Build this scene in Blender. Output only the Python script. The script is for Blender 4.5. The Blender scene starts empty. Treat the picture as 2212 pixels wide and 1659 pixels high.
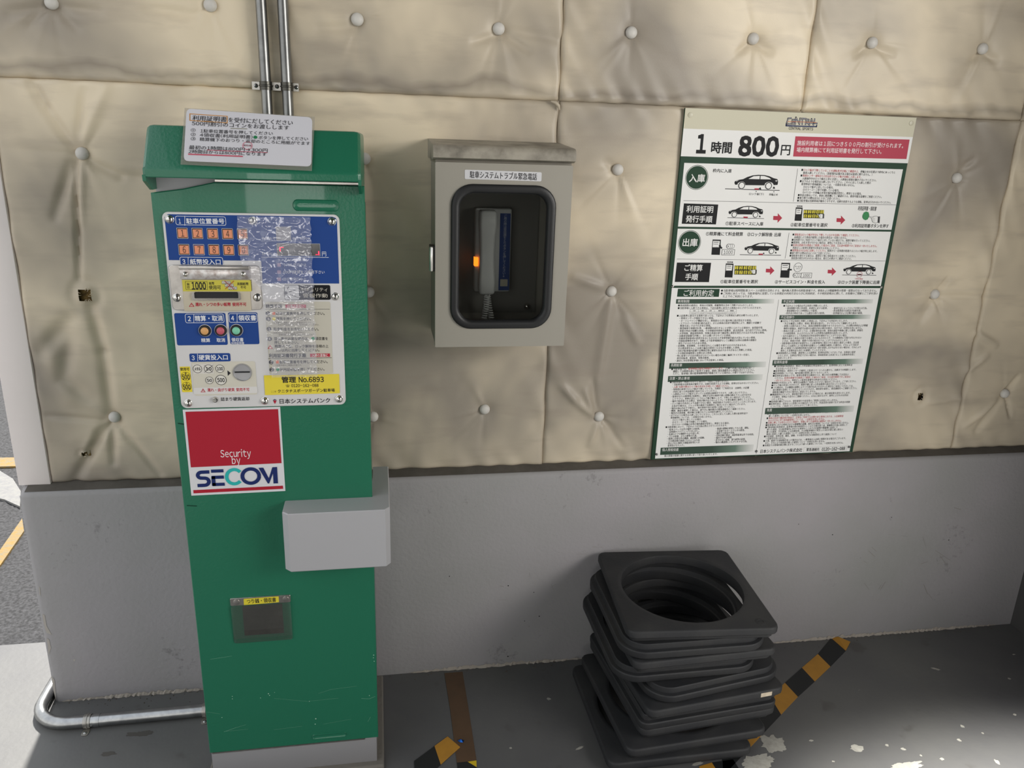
import bpy, bmesh, math, random
import numpy as np
from mathutils import Vector, Matrix, noise

random.seed(7)
np.random.seed(7)
SC = bpy.context.scene
COL = SC.collection

# ------------------------------------------------------------------ camera
CAM_LOC = Vector((0.0, -1.834, 1.405))
PITCH, ROLL, YAW = 1.26725907, 0.03294679, -0.17611643
FPX = 1663.0
CAM_R = (Matrix.Rotation(YAW, 3, 'Z') @ Matrix.Rotation(PITCH, 3, 'X') @ Matrix.Rotation(ROLL, 3, 'Z'))
cam_data = bpy.data.cameras.new('camera')
cam_data.sensor_width = 36.0
cam_data.lens = 36.0 * FPX / 2212.0
cam_data.clip_start = 0.02
cam = bpy.data.objects.new('camera', cam_data)
cam.matrix_world = Matrix.Translation(CAM_LOC) @ CAM_R.to_4x4()
COL.objects.link(cam)
SC.camera = cam

# ------------------------------------------------------------------ world, sun, lamps, exposure
SC.view_settings.view_transform = 'Standard'
SC.view_settings.look = 'None'
SC.view_settings.gamma = 1.0
SC.view_settings.use_curve_mapping = False
SC.view_settings.exposure = 0.0

SKY, SUN, LR, LL, SPOT = 1.35, 8.0, 19.0, 5.5, 1700.0
world = bpy.data.worlds.new('sky')
SC.world = world
world.use_nodes = True
wn = world.node_tree
bg = wn.nodes['Background']
# bright overcast sky, a little paler towards the horizon
tcw = wn.nodes.new('ShaderNodeTexCoord'); sep = wn.nodes.new('ShaderNodeSeparateXYZ'); rmp = wn.nodes.new('ShaderNodeValToRGB')
wn.links.new(tcw.outputs['Generated'], sep.inputs[0]); wn.links.new(sep.outputs[2], rmp.inputs[0])
rmp.color_ramp.elements[0].position = 0.0; rmp.color_ramp.elements[0].color = (1.0, .985, .95, 1)
rmp.color_ramp.elements[1].position = 1.0; rmp.color_ramp.elements[1].color = (.80, .86, .95, 1)
wn.links.new(rmp.outputs[0], bg.inputs[0])
bg.inputs[1].default_value = SKY

def lamp_sun(direction, strength, angle):
    d = bpy.data.lights.new('sun', 'SUN')
    d.energy = strength; d.angle = math.radians(angle); d.color = (1.0, 0.96, 0.9)
    o = bpy.data.objects.new('sun', d)
    o.rotation_euler = Vector(direction).to_track_quat('-Z', 'Y').to_euler()
    o.location = (-3, 6, 6)
    COL.objects.link(o)
lamp_sun((0.08, -1.0, -1.15), SUN, 3.0)

def lamp_area(loc, target, sx, sy, power, color, spread=180):
    d = bpy.data.lights.new('stand_in_lamp', 'AREA')
    d.shape = 'RECTANGLE'; d.size = sx; d.size_y = sy; d.energy = power; d.color = color; d.spread = math.radians(spread)
    o = bpy.data.objects.new('stand_in_lamp', d)
    o.location = loc
    o.rotation_euler = (Vector(target) - Vector(loc)).to_track_quat('-Z', 'Y').to_euler()
    COL.objects.link(o)
lamp_area((2.7, -2.3, 1.9), (1.25, 0, 1.5), 1.5, 0.9, LR, (1.0, 0.96, 0.90), 100)  # unseen area lamp standing in for daylight from the right front
lamp_area((-.50, -3.37, 1.04), (-.50, 0, 1.04), .42, .46, LL, (1.0, 0.97, 0.94))  # unseen panel lamp, added for the highlight on hood and film

def lamp_down(loc, power, cone, blend):
    d = bpy.data.lights.new('ceiling_downlight', 'SPOT'); d.energy = power; d.spot_size = math.radians(cone); d.spot_blend = blend; d.shadow_soft_size = .06; d.color = (1.0, .97, .91)
    o = bpy.data.objects.new('ceiling_downlight', d); o.location = loc; COL.objects.link(o)
lamp_down((1.42, -1.62, 2.68), SPOT, 52, .45)

# ------------------------------------------------------------------ geometry helpers
def ray(u, v):
    return CAM_R @ Vector(((u - 1106.0) / FPX, -(v - 829.5) / FPX, -1.0))
def at(u, v, y):
    d = ray(u, v); return CAM_LOC + d * ((y - CAM_LOC.y) / d.y)
def atz(u, v, z):
    d = ray(u, v); return CAM_LOC + d * ((z - CAM_LOC.z) / d.z)
def crop(x0, y0, s):
    return lambda x, y: (x0 + x / s, y0 + y / s)

def lin(h):
    c = [int(h[i:i + 2], 16) / 255.0 for i in (0, 2, 4)]
    return tuple((x / 12.92 if x <= 0.04045 else ((x + 0.055) / 1.055) ** 2.4) for x in c) + (1.0,)

MATS = {}
def nd(nt, kind, **kw):
    n = nt.nodes.new(kind)
    for k, v in kw.items():
        if k in n.inputs: n.inputs[k].default_value = v
        else: setattr(n, k, v)
    return n
def mat(name, hexc, rough=0.5, metal=0.0, bump=0.0, bscale=200.0, mottle=0.0, mscale=8.0, mhex=None,
        spec=0.5, emit=0.0, coat=0.0, aniso=None):
    if name in MATS: return MATS[name]
    m = bpy.data.materials.new(name); m.use_nodes = True
    nt = m.node_tree; b = nt.nodes['Principled BSDF']
    b.inputs['Base Color'].default_value = lin(hexc)
    b.inputs['Roughness'].default_value = rough
    b.inputs['Metallic'].default_value = metal
    b.inputs['Specular IOR Level'].default_value = spec
    b.inputs['Coat Weight'].default_value = coat
    if emit:
        b.inputs['Emission Color'].default_value = lin(hexc); b.inputs['Emission Strength'].default_value = emit
    if bump or mottle:
        tc = nd(nt, 'ShaderNodeTexCoord')
    if mottle:
        n = nd(nt, 'ShaderNodeTexNoise', Scale=mscale, Detail=6.0, Roughness=0.6)
        nt.links.new(tc.outputs['Object'], n.inputs['Vector'])
        r = nd(nt, 'ShaderNodeMapRange'); r.inputs[1].default_value = 0.38; r.inputs[2].default_value = 0.68
        r.inputs[3].default_value = 0.0; r.inputs[4].default_value = mottle
        nt.links.new(n.outputs['Fac'], r.inputs[0])
        mx = nd(nt, 'ShaderNodeMix', data_type='RGBA')
        mx.inputs[6].default_value = lin(hexc); mx.inputs[7].default_value = lin(mhex or '000000')
        nt.links.new(r.outputs[0], mx.inputs[0]); nt.links.new(mx.outputs[2], b.inputs['Base Color'])
    if bump:
        n2 = nd(nt, 'ShaderNodeTexNoise', Scale=bscale, Detail=3.0)
        nt.links.new(tc.outputs['Object'], n2.inputs['Vector'])
        bp = nd(nt, 'ShaderNodeBump', Strength=bump, Distance=0.002)
        nt.links.new(n2.outputs['Fac'], bp.inputs['Height']); nt.links.new(bp.outputs[0], b.inputs['Normal'])
    MATS[name] = m
    return m
def ink(hexc, rough=0.45):
    return mat('ink_' + hexc, hexc, .6, spec=.22)

def tag(o, label=None, cat=None, group=None, kind=None):
    if label: o['label'] = label
    if cat: o['category'] = cat
    if group: o['group'] = group
    if kind: o['kind'] = kind
    return o
def empty(name, loc, label=None, cat=None, group=None):
    o = bpy.data.objects.new(name, None); o.location = loc; o.empty_display_size = 0.05
    COL.objects.link(o); return tag(o, label, cat, group)
def wloc(o):
    v = Vector((0, 0, 0))
    while o: v = v + Vector(o.location); o = o.parent
    return v
def link(name, me, m, parent=None, smooth=None):
    """a mesh whose vertices are world coordinates becomes one object (child of parent)"""
    o = bpy.data.objects.new(name, me)
    if m: me.materials.append(m)
    COL.objects.link(o)
    if parent:
        o.parent = parent; o.location = -wloc(parent)
    if smooth is not None:
        for p in me.polygons: p.use_smooth = True
        try: me.set_sharp_from_angle(angle=math.radians(smooth))
        except Exception: pass
    return o

class MB:
    def __init__(s): s.v = []; s.f = []
    def add(s, vs, fs):
        k = len(s.v); s.v += [tuple(p) for p in vs]; s.f += [tuple(i + k for i in f) for f in fs]
        return s
    def box(s, a, b, bev=0.0, seg=2):
        a, b = [min(p, q) for p, q in zip(a, b)], [max(p, q) for p, q in zip(a, b)]
        bm = bmesh.new()
        bmesh.ops.create_cube(bm, size=1.0)
        for v in bm.verts: v.co = Vector([(a[i] + b[i]) / 2 + v.co[i] * (b[i] - a[i]) for i in range(3)])
        if bev: bmesh.ops.bevel(bm, geom=list(bm.edges), offset=bev, segments=seg, profile=0.5, affect='EDGES', clamp_overlap=True)
        s.bm(bm); return s
    def bm(s, bm):
        bm.verts.index_update()
        s.add([v.co[:] for v in bm.verts], [[v.index for v in f.verts] for f in bm.faces]); bm.free()
    def loft(s, loops, caps=(False, False), close=False):
        n = len(loops[0]); k = len(s.v)
        for l in loops: s.v += [tuple(p) for p in l]
        m = len(loops)
        for i in range(m if close else m - 1):
            a = k + i * n; b = k + ((i + 1) % m) * n
            for j in range(n):
                s.f.append((a + j, a + (j + 1) % n, b + (j + 1) % n, b + j))
        if caps[0]: s.f.append(tuple(k + j for j in reversed(range(n))))
        if caps[1]: s.f.append(tuple(k + (m - 1) * n + j for j in range(n)))
        return s
    def prism(s, pts, y0, y1, bev=0.0):
        """polygon of (x,z) pushed from y0 (front) to y1 (back)"""
        loops = []
        if bev:
            c = np.mean(np.array(pts), axis=0)
            ins = [inset_pt(pts, i, bev) for i in range(len(pts))]
            loops.append([(p[0], y0, p[1]) for p in ins]); loops.append([(p[0], y0 + bev, p[1]) for p in pts])
        else: loops.append([(p[0], y0, p[1]) for p in pts])
        loops.append([(p[0], y1, p[1]) for p in pts])
        return s.loft(loops, (True, True))
    def xprism(s, pts, x0, x1):
        """polygon of (y,z) pushed along x"""
        return s.loft([[(x0, p[0], p[1]) for p in pts], [(x1, p[0], p[1]) for p in pts]], (True, True))
    def tube(s, path, r, n=14, caps=True):
        P = [Vector(p) for p in path]; loops = []; up = None
        for i, p in enumerate(P):
            t = (P[min(i + 1, len(P) - 1)] - P[max(i - 1, 0)]).normalized()
            if up is None:
                up = Vector((0, 0, 1)) if abs(t.z) < 0.9 else Vector((0, 1, 0))
            a = t.cross(up).normalized(); bb = a.cross(t).normalized(); up = bb
            rr = r[i] if isinstance(r, (list, tuple)) else r
            loops.append([p + a * math.cos(2 * math.pi * k / n) * rr + bb * math.sin(2 * math.pi * k / n) * rr for k in range(n)])
        return s.loft(loops, (caps, caps))
    def lathe(s, c, axis, prof, n=24):
        """prof: list of (radius, height along axis)"""
        ax = Vector(axis).normalized(); q = Vector((0, 0, 1)).rotation_difference(ax); c = Vector(c)
        loops = [[c + q @ Vector((max(r, 1e-5) * math.cos(2 * math.pi * k / n), max(r, 1e-5) * math.sin(2 * math.pi * k / n), h)) for k in range(n)] for r, h in prof]
        return s.loft(loops, (True, True))
    def build(s, name, m, parent=None, smooth=None):
        me = bpy.data.meshes.new(name); me.from_pydata([(float(p[0]), float(p[1]), float(p[2])) for p in s.v], [], [tuple(int(i) for i in f) for f in s.f]); me.update()
        bm = bmesh.new(); bm.from_mesh(me); bmesh.ops.recalc_face_normals(bm, faces=bm.faces); bm.to_mesh(me); bm.free()
        return link(name, me, m, parent, smooth)

def inset_pt(pts, i, d):
    n = len(pts); a = Vector(pts[i - 1]); b = Vector(pts[i]); c = Vector(pts[(i + 1) % n])
    e1 = (b - a); e2 = (c - b)
    if e1.length < 1e-9 or e2.length < 1e-9: return tuple(b)
    e1.normalize(); e2.normalize()
    area = sum(pts[k][0] * pts[(k + 1) % n][1] - pts[(k + 1) % n][0] * pts[k][1] for k in range(n))
    sg = 1 if area > 0 else -1
    n1 = Vector((-e1.y, e1.x)) * sg; n2 = Vector((-e2.y, e2.x)) * sg
    m = n1 + n2
    if m.length < 1e-6: return tuple(b)
    m = m / max(m.length ** 2 / 2, 0.3)
    return tuple(b + m * d)
def rrect(x0, z0, x1, z1, r, n=6):
    x0, x1 = min(x0, x1), max(x0, x1); z0, z1 = min(z0, z1), max(z0, z1)
    out = []
    for cx, cz, a0 in ((x1 - r, z1 - r, 0), (x0 + r, z1 - r, 90), (x0 + r, z0 + r, 180), (x1 - r, z0 + r, 270)):
        for k in range(n + 1):
            a = math.radians(a0 + 90 * k / n); out.append((cx + r * math.cos(a), cz + r * math.sin(a)))
    return out
def plate_hole(mb, outer, inner, y0, y1):
    mb.loft([[(p[0], y0, p[1]) for p in outer], [(p[0], y0, p[1]) for p in inner], [(p[0], y1, p[1]) for p in inner], [(p[0], y1, p[1]) for p in outer]], close=True)
    return mb
def screw_head(parent, c, axis, r, m, name='screw', cross=True):
    o = MB().lathe(c, axis, [(r, 0), (r * 0.98, r * 0.25), (r * 0.8, r * 0.5), (r * 0.45, r * 0.66), (0, r * 0.7)], 16).build(name, m, parent, 50)
    return o

# ------------------------------------------------------------------ flat print: shapes and lettering on a real plane
GLYPH = {}
PRINTS = []
def fullwidth(ch):
    o = ord(ch)
    return chr(o + 0xFEE0) if 0x21 <= o <= 0x7E else ch
class Print:
    def __init__(s, parent, O, U=(1, 0, 0), W=(0, 0, 1), base=0.0004):
        s.parent = parent; s.O = Vector(O); s.U = Vector(U).normalized(); s.W = Vector(W).normalized()
        s.N = s.U.cross(s.W).normalized(); s.base = base; s.b = {}; s.t = []; s.gid = 0; s.held = None
        PRINTS.append(s)
    def px(s, p):
        d = ray(*p); k = (s.O - CAM_LOC).dot(s.N) / d.dot(s.N); q = CAM_LOC + d * k - s.O
        return Vector((q.dot(s.U), q.dot(s.W)))
    def hold(s, name):
        """the shapes drawn until release() are one printed picture"""
        s.gid += 1; s.held = (name, s.gid)
    def release(s): s.held = None
    def raw(s, verts, faces, col, layer, name, group=None, lift=0.0):
        if group is None:
            if s.held: group = s.held
            else: s.gid += 1; group = (name, s.gid)
        b = s.b.setdefault(group, [MB(), [], []])
        off = s.base + 0.00022 * layer + (group[1] % 24) * 4e-6 + lift
        b[0].add([s.O + s.U * p[0] + s.W * p[1] + s.N * off for p in verts], faces)
        if col not in b[1]: b[1].append(col)
        b[2] += [b[1].index(col)] * len(faces)
    def poly2(s, pts, col, layer=1, name='printed_panel'):
        s.raw(pts, [tuple(range(len(pts)))], col, layer, name)
    def poly(s, pts, col, layer=1, name='printed_panel'):
        s.poly2([s.px(p) for p in pts], col, layer, name)
    def rect(s, a, b, col, layer=1, name='printed_panel', r=0.0):
        """two opposite corners in pixels, squared up on the plane"""
        A, B = s.px(a), s.px(b)
        s.poly2(rrect(A.x, A.y, B.x, B.y, r) if r else [(A.x, A.y), (B.x, A.y), (B.x, B.y), (A.x, B.y)], col, layer, name)
    def frame(s, a, b, w, col, layer=1, r=0.002, name='printed_line'):
        A, B = s.px(a), s.px(b)
        x0, x1 = sorted((A.x, B.x)); z0, z1 = sorted((A.y, B.y))
        o = rrect(x0, z0, x1, z1, r); i = rrect(x0 + w, z0 + w, x1 - w, z1 - w, max(r - w, 0.0002)); n = len(o)
        s.raw(o + i, [(k, (k + 1) % n, n + (k + 1) % n, n + k) for k in range(n)], col, layer, name)
    def disc(s, c, rpx, col, layer=1, name='printed_panel', n=28, ring=0.0):
        C = s.px(c); R = abs(s.px((c[0] + rpx, c[1])).x - C.x)
        o = [(C.x + R * math.cos(2 * math.pi * k / n), C.y + R * math.sin(2 * math.pi * k / n)) for k in range(n)]
        if ring:
            q = 1 - ring
            i = [(C.x + R * q * math.cos(2 * math.pi * k / n), C.y + R * q * math.sin(2 * math.pi * k / n)) for k in range(n)]
            s.raw(o + i, [(k, (k + 1) % n, n + (k + 1) % n, n + k) for k in range(n)], col, layer, name)
        else: s.poly2(o, col, layer, name)
    def line(s, a, b, w, col, layer=1, name='printed_line'):
        A, B = s.px(a), s.px(b); t = (B - A).normalized(); n = Vector((-t.y, t.x)) * w / 2
        s.poly2([A - n, B - n, B + n, A + n], col, layer, name)
    def text(s, txt, l, r, h, col, wt=0.0, layer=2, name='lettering', mode='fit', slant=0.0):
        """l, r: pixels of the left and right middle of the line; h: em height in pixels"""
        A, B = s.px(l), s.px(r)
        H = (s.px((l[0], l[1] - h / 2)) - s.px((l[0], l[1] + h / 2))).length
        s.gid += 1; s.t.append((txt, A, B, H, None, col, wt, layer, name, slant, s.held or (name, s.gid)))
    def line2(s, txt, A, adv, em, col, wt, layer, name, group):
        s.t.append((txt, A, None, em, adv, col, wt, layer, name, 0.0, group))
    def para(s, lines, p0, p1, ref, refpx, h, col, red='b03038', wt=0.0, name='fine_print'):
        """equal lines from pixel p0 (first line, left middle) to p1 (last line); line `ref` ends at pixel refpx"""
        A, B = s.px(p0), s.px(p1); n = max(len(lines) - 1, 1); s.gid += 1; grp = (name, s.gid)
        H = (s.px((p0[0], p0[1] - h / 2)) - s.px((p0[0], p0[1] + h / 2))).length
        adv = (s.px(refpx).x - A.x) / sum(0.55 if ord(c) < 128 else 1.0 for c in lines[ref].replace('{', '').replace('}', ''))
        for i, t in enumerate(lines):
            x = 0.0; P = Vector((A.x, A.y + (B.y - A.y) * i / n)); c = col; seg = ''
            def put(seg, x, c):
                if seg.strip(): s.line2(seg, P + Vector((x, 0)), adv, H, c, wt, 2, name, grp)
                return x + adv * sum(0.55 if ord(q) < 128 else 1.0 for q in seg)
            for ch in t:
                if ch in '{}':
                    x = put(seg, x, c); seg = ''; c = red if ch == '{' else col
                else: seg += ch
            put(seg, x, c)
    def flush(s):
        for txt, A, B, H, adv, col, wt, layer, name, slant, grp in s.t:
            items = []; x = 0.0
            for ch in txt:
                if ch in ' \u3000': x += 0.4 if ch == ' ' else 1.0; continue
                g = GLYPH[fullwidth(ch)]
                if adv is not None:
                    if ord(ch) < 128:
                        items.append((g, x + 0.275 - (g[2] + g[3]) / 2)); x += 0.55
                    else: items.append((g, x)); x += 1.0
                elif ord(ch) < 128:
                    items.append((g, x - g[2] + 0.05)); x += g[3] - g[2] + 0.1
                else: items.append((g, x)); x += 1.0
            if not items: continue
            if adv is not None: d = Vector((1, 0)); sx = adv
            else:
                d = (B - A); sx = d.length / x; d.normalize()
            n = Vector((-d.y, d.x)); sy = H / 0.95
            # heavier type: the outline is laid down several times, a hair apart
            k = wt * 0.8; sh = [(0, 0)] if wt == 0 else ([(-k * 1.6, 0), (k * 1.6, 0)] if wt < .009 else ([(-k, -k), (k, -k), (-k, k), (k, k)] + ([(-k, 0), (k, 0), (0, k), (0, -k), (0, 0)] if wt >= .04 else [])))
            for (gv, gf, _a, _b), gx in items:
                for q, (ox, oy) in enumerate(sh):
                    s.raw([A + d * (gx + vx + ox) * sx + n * (vy + oy - 0.38) * sy for vx, vy in gv], gf, col, layer, name, grp, q * 6e-6)
        for (name, gid), (mb, cols, fm) in s.b.items():
            me = bpy.data.meshes.new(name); me.from_pydata(mb.v, [], mb.f); me.update()
            if me.polygons and sum(p.normal.dot(s.N) * p.area for p in me.polygons) < 0: me.flip_normals()
            o = link(name, me, None, s.parent)
            for c in cols: me.materials.append(c if isinstance(c, bpy.types.Material) else ink(c))
            me.polygons.foreach_set('material_index', fm)
            if name == 'fine_print': o['kind'] = 'stuff'
def flush_prints():
    chars = sorted({fullwidth(ch) for p in PRINTS for t in p.t for ch in t[0] if ch not in ' \u3000'})
    cu = bpy.data.curves.new('glyphs', 'FONT'); o = bpy.data.objects.new('glyphs', cu); COL.objects.link(o)
    cu.space_line = 3.0; cu.body = '\n'.join(chars); cu.resolution_u = 2
    bpy.context.view_layer.update()
    e = o.evaluated_get(bpy.context.evaluated_depsgraph_get()); me = e.to_mesh()
    n = len(me.vertices); co = np.empty(n * 3, dtype=np.float32); me.vertices.foreach_get('co', co); co = co.reshape(-1, 3)
    idx = np.floor((1.6 - co[:, 1]) / 3.0).astype(int)
    faces = [[] for _ in chars]
    for p in me.polygons: faces[min(max(idx[p.vertices[0]], 0), len(chars) - 1)].append(list(p.vertices))
    for k, ch in enumerate(chars):
        used = sorted({i for f in faces[k] for i in f}); mp = {i: j for j, i in enumerate(used)}
        gv = [(float(co[i, 0]), float(co[i, 1] + 3.0 * k)) for i in used]
        xs = [q[0] for q in gv] or [0, .3]
        GLYPH[ch] = (gv, [tuple(mp[i] for i in f) for f in faces[k]], min(xs), max(xs))
    e.to_mesh_clear()
    bpy.data.objects.remove(o); bpy.data.curves.remove(cu)
    for p in PRINTS: p.flush()

# ================================================================== materials of the place
def stained_wall():
    m = bpy.data.materials.new('grey_painted_concrete'); m.use_nodes = True
    nt = m.node_tree; b = nt.nodes['Principled BSDF']; L = nt.links.new
    tc = nd(nt, 'ShaderNodeTexCoord')
    n1 = nd(nt, 'ShaderNodeTexNoise', Scale=2.2, Detail=5.0); L(tc.outputs['Object'], n1.inputs['Vector'])
    r1 = nd(nt, 'ShaderNodeMapRange'); r1.inputs[1].default_value = .35; r1.inputs[2].default_value = .7; L(n1.outputs[0], r1.inputs[0])
    mx = nd(nt, 'ShaderNodeMix', data_type='RGBA'); mx.inputs[6].default_value = lin('a19da0'); mx.inputs[7].default_value = lin('959593'); L(r1.outputs[0], mx.inputs[0])
    # scuffs: small dark rubbed specks gathered in patches
    n2 = nd(nt, 'ShaderNodeTexNoise', Scale=55.0, Detail=4.0, Roughness=.7); L(tc.outputs['Object'], n2.inputs['Vector'])
    n3 = nd(nt, 'ShaderNodeTexNoise', Scale=5.0, Detail=2.0); L(tc.outputs['Object'], n3.inputs['Vector'])
    ad = nd(nt, 'ShaderNodeMath', operation='ADD'); L(n2.outputs[0], ad.inputs[0])
    sc = nd(nt, 'ShaderNodeMath', operation='MULTIPLY'); sc.inputs[1].default_value = .8; L(n3.outputs[0], sc.inputs[0]); L(sc.outputs[0], ad.inputs[1])
    r2 = nd(nt, 'ShaderNodeMapRange'); r2.inputs[1].default_value = 1.12; r2.inputs[2].default_value = 1.26; r2.inputs[4].default_value = .35; L(ad.outputs[0], r2.inputs[0])
    mx2 = nd(nt, 'ShaderNodeMix', data_type='RGBA'); mx2.inputs[7].default_value = lin('3c3a38'); L(r2.outputs[0], mx2.inputs[0]); L(mx.outputs[2], mx2.inputs[6])
    L(mx2.outputs[2], b.inputs['Base Color']); b.inputs['Roughness'].default_value = .62
    n4 = nd(nt, 'ShaderNodeTexNoise', Scale=95.0, Detail=3.0); L(tc.outputs['Object'], n4.inputs['Vector'])
    bp = nd(nt, 'ShaderNodeBump', Strength=.35, Distance=.003); L(n4.outputs[0], bp.inputs['Height']); L(bp.outputs[0], b.inputs['Normal'])
    return m
def fabric(seed):
    m = bpy.data.materials.new('beige_vinyl_cloth'); m.use_nodes = True
    nt = m.node_tree; b = nt.nodes['Principled BSDF']; L = nt.links.new
    tc = nd(nt, 'ShaderNodeTexCoord')
    mp = nd(nt, 'ShaderNodeMapping'); mp.inputs['Location'].default_value = (seed * 3.1, seed, seed * 1.7); L(tc.outputs['Object'], mp.inputs['Vector'])
    n1 = nd(nt, 'ShaderNodeTexNoise', Scale=2.0, Detail=4.0, Roughness=.5, Distortion=.3); L(mp.outputs[0], n1.inputs['Vector'])
    r1 = nd(nt, 'ShaderNodeMapRange'); r1.inputs[1].default_value = .40; r1.inputs[2].default_value = .62; r1.inputs[4].default_value = .95; L(n1.outputs[0], r1.inputs[0])
    mx = nd(nt, 'ShaderNodeMix', data_type='RGBA'); mx.inputs[6].default_value = lin('e2d4ba'); mx.inputs[7].default_value = lin('938b80'); L(r1.outputs[0], mx.inputs[0])
    mp2 = nd(nt, 'ShaderNodeMapping'); mp2.inputs['Scale'].default_value = (1.0, 1.0, 5.0); L(tc.outputs['Object'], mp2.inputs['Vector'])
    n2 = nd(nt, 'ShaderNodeTexNoise', Scale=5.0, Detail=5.0); L(mp2.outputs[0], n2.inputs['Vector'])
    r2 = nd(nt, 'ShaderNodeMapRange'); r2.inputs[1].default_value = .52; r2.inputs[2].default_value = .75; r2.inputs[4].default_value = .35; L(n2.outputs[0], r2.inputs[0])
    mx2 = nd(nt, 'ShaderNodeMix', data_type='RGBA'); mx2.inputs[7].default_value = lin('8d8175'); L(r2.outputs[0], mx2.inputs[0]); L(mx.outputs[2], mx2.inputs[6])
    # soot that has settled on the swelling just above the horizontal seam
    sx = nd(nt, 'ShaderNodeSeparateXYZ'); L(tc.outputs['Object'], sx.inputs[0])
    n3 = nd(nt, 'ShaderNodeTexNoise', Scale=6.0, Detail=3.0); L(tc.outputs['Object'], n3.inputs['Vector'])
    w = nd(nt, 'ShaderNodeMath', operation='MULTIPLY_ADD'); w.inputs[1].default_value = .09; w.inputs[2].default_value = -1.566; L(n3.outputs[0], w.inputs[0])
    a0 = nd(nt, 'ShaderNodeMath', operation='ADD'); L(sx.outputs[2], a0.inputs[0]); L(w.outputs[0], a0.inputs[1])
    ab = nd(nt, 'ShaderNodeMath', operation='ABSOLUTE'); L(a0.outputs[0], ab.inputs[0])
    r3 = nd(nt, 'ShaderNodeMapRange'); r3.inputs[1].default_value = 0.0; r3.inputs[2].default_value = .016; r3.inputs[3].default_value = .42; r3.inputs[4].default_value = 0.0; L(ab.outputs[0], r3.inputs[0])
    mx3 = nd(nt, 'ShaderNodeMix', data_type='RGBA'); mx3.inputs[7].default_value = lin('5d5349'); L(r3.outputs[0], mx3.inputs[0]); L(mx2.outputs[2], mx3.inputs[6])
    L(mx3.outputs[2], b.inputs['Base Color']); b.inputs['Roughness'].default_value = .42; b.inputs['Specular IOR Level'].default_value = .4
    # weave
    wv = nd(nt, 'ShaderNodeTexNoise', Scale=420.0, Detail=2.0); L(tc.outputs['Object'], wv.inputs['Vector'])
    bp = nd(nt, 'ShaderNodeBump', Strength=.12, Distance=.001); L(wv.outputs[0], bp.inputs['Height']); L(bp.outputs[0], b.inputs['Normal'])
    return m
def floor_mat():
    m = bpy.data.materials.new('worn_grey_floor_paint'); m.use_nodes = True
    nt = m.node_tree; b = nt.nodes['Principled BSDF']; L = nt.links.new
    tc = nd(nt, 'ShaderNodeTexCoord')
    n1 = nd(nt, 'ShaderNodeTexNoise', Scale=1.6, Detail=6.0, Roughness=.6); L(tc.outputs['Object'], n1.inputs['Vector'])
    r1 = nd(nt, 'ShaderNodeMapRange'); r1.inputs[1].default_value = .36; r1.inputs[2].default_value = .66; L(n1.outputs[0], r1.inputs[0])
    mx = nd(nt, 'ShaderNodeMix', data_type='RGBA'); mx.inputs[6].default_value = lin('666664'); mx.inputs[7].default_value = lin('575759'); L(r1.outputs[0], mx.inputs[0])
    # flakes of missing paint
    n2 = nd(nt, 'ShaderNodeTexNoise', Scale=17.0, Detail=6.0, Roughness=.68); L(tc.outputs['Object'], n2.inputs['Vector'])
    r2 = nd(nt, 'ShaderNodeMapRange'); r2.inputs[1].default_value = .715; r2.inputs[2].default_value = .73; L(n2.outputs[0], r2.inputs[0])
    mx2 = nd(nt, 'ShaderNodeMix', data_type='RGBA'); mx2.inputs[7].default_value = lin('aaa8a1'); L(r2.outputs[0], mx2.inputs[0]); L(mx.outputs[2], mx2.inputs[6])
    # dark drips
    n3 = nd(nt, 'ShaderNodeTexNoise', Scale=9.0, Detail=3.0); mpx = nd(nt, 'ShaderNodeMapping'); mpx.inputs['Location'].default_value = (4, 7, 2)
    L(tc.outputs['Object'], mpx.inputs[0]); L(mpx.outputs[0], n3.inputs['Vector'])
    r3 = nd(nt, 'ShaderNodeMapRange'); r3.inputs[1].default_value = .66; r3.inputs[2].default_value = .72; r3.inputs[4].default_value = .5; L(n3.outputs[0], r3.inputs[0])
    mx3 = nd(nt, 'ShaderNodeMix', data_type='RGBA'); mx3.inputs[7].default_value = lin('4a4844'); L(r3.outputs[0], mx3.inputs[0]); L(mx2.outputs[2], mx3.inputs[6])
    L(mx3.outputs[2], b.inputs['Base Color']); b.inputs['Roughness'].default_value = .5
    n4 = nd(nt, 'ShaderNodeTexNoise', Scale=60.0, Detail=4.0); L(tc.outputs['Object'], n4.inputs['Vector'])
    bp = nd(nt, 'ShaderNodeBump', Strength=.15, Distance=.003); L(n4.outputs[0], bp.inputs['Height']); L(bp.outputs[0], b.inputs['Normal'])
    return m
M_GREY = stained_wall()
M_LEDGE = mat('dusty_ledge_paint', '5f5a54', .85, bump=.4, bscale=60, mottle=.6, mscale=14, mhex='403c37')
M_FLOOR = floor_mat()
M_STEEL = mat('galvanised_steel', 'b2b3b2', .27, 1.0, mottle=.6, mscale=30, mhex='7c7d80')
M_COND = mat('dimmed_conduit_steel', '8b8c8b', .36, 1.0, mottle=.5, mscale=30, mhex='626365')  # darker copy of the steel, dim reflections put into its colour
M_CHROME = mat('polished_steel', 'd6d4cf', .14, 1.0)
M_BRUSHED = mat('brushed_steel', 'c9c5bf', .34, 1.0, mottle=.35, mscale=60, mhex='8d8781')
M_BLACK = mat('black_rubber', '17181a', .45, bump=.1, bscale=300)

# ================================================================== floor, road, ceiling, walls
WY = -0.03            # face of the grey base wall
ZL = 0.5842           # its top edge
XL = -0.846           # its left end
def slab(name, a, b, m, kind='structure'):
    o = MB().box(a, b).build(name, m); return tag(o, kind=kind)
floor = slab('floor', (-6.0, -7.0, -0.12), (1.95, 0.235, 0.0), M_FLOOR)
M_ASPHALT = mat('asphalt', '202022', .85, bump=1.0, bscale=150, mottle=.95, mscale=90, mhex='4c4c4e')
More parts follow.
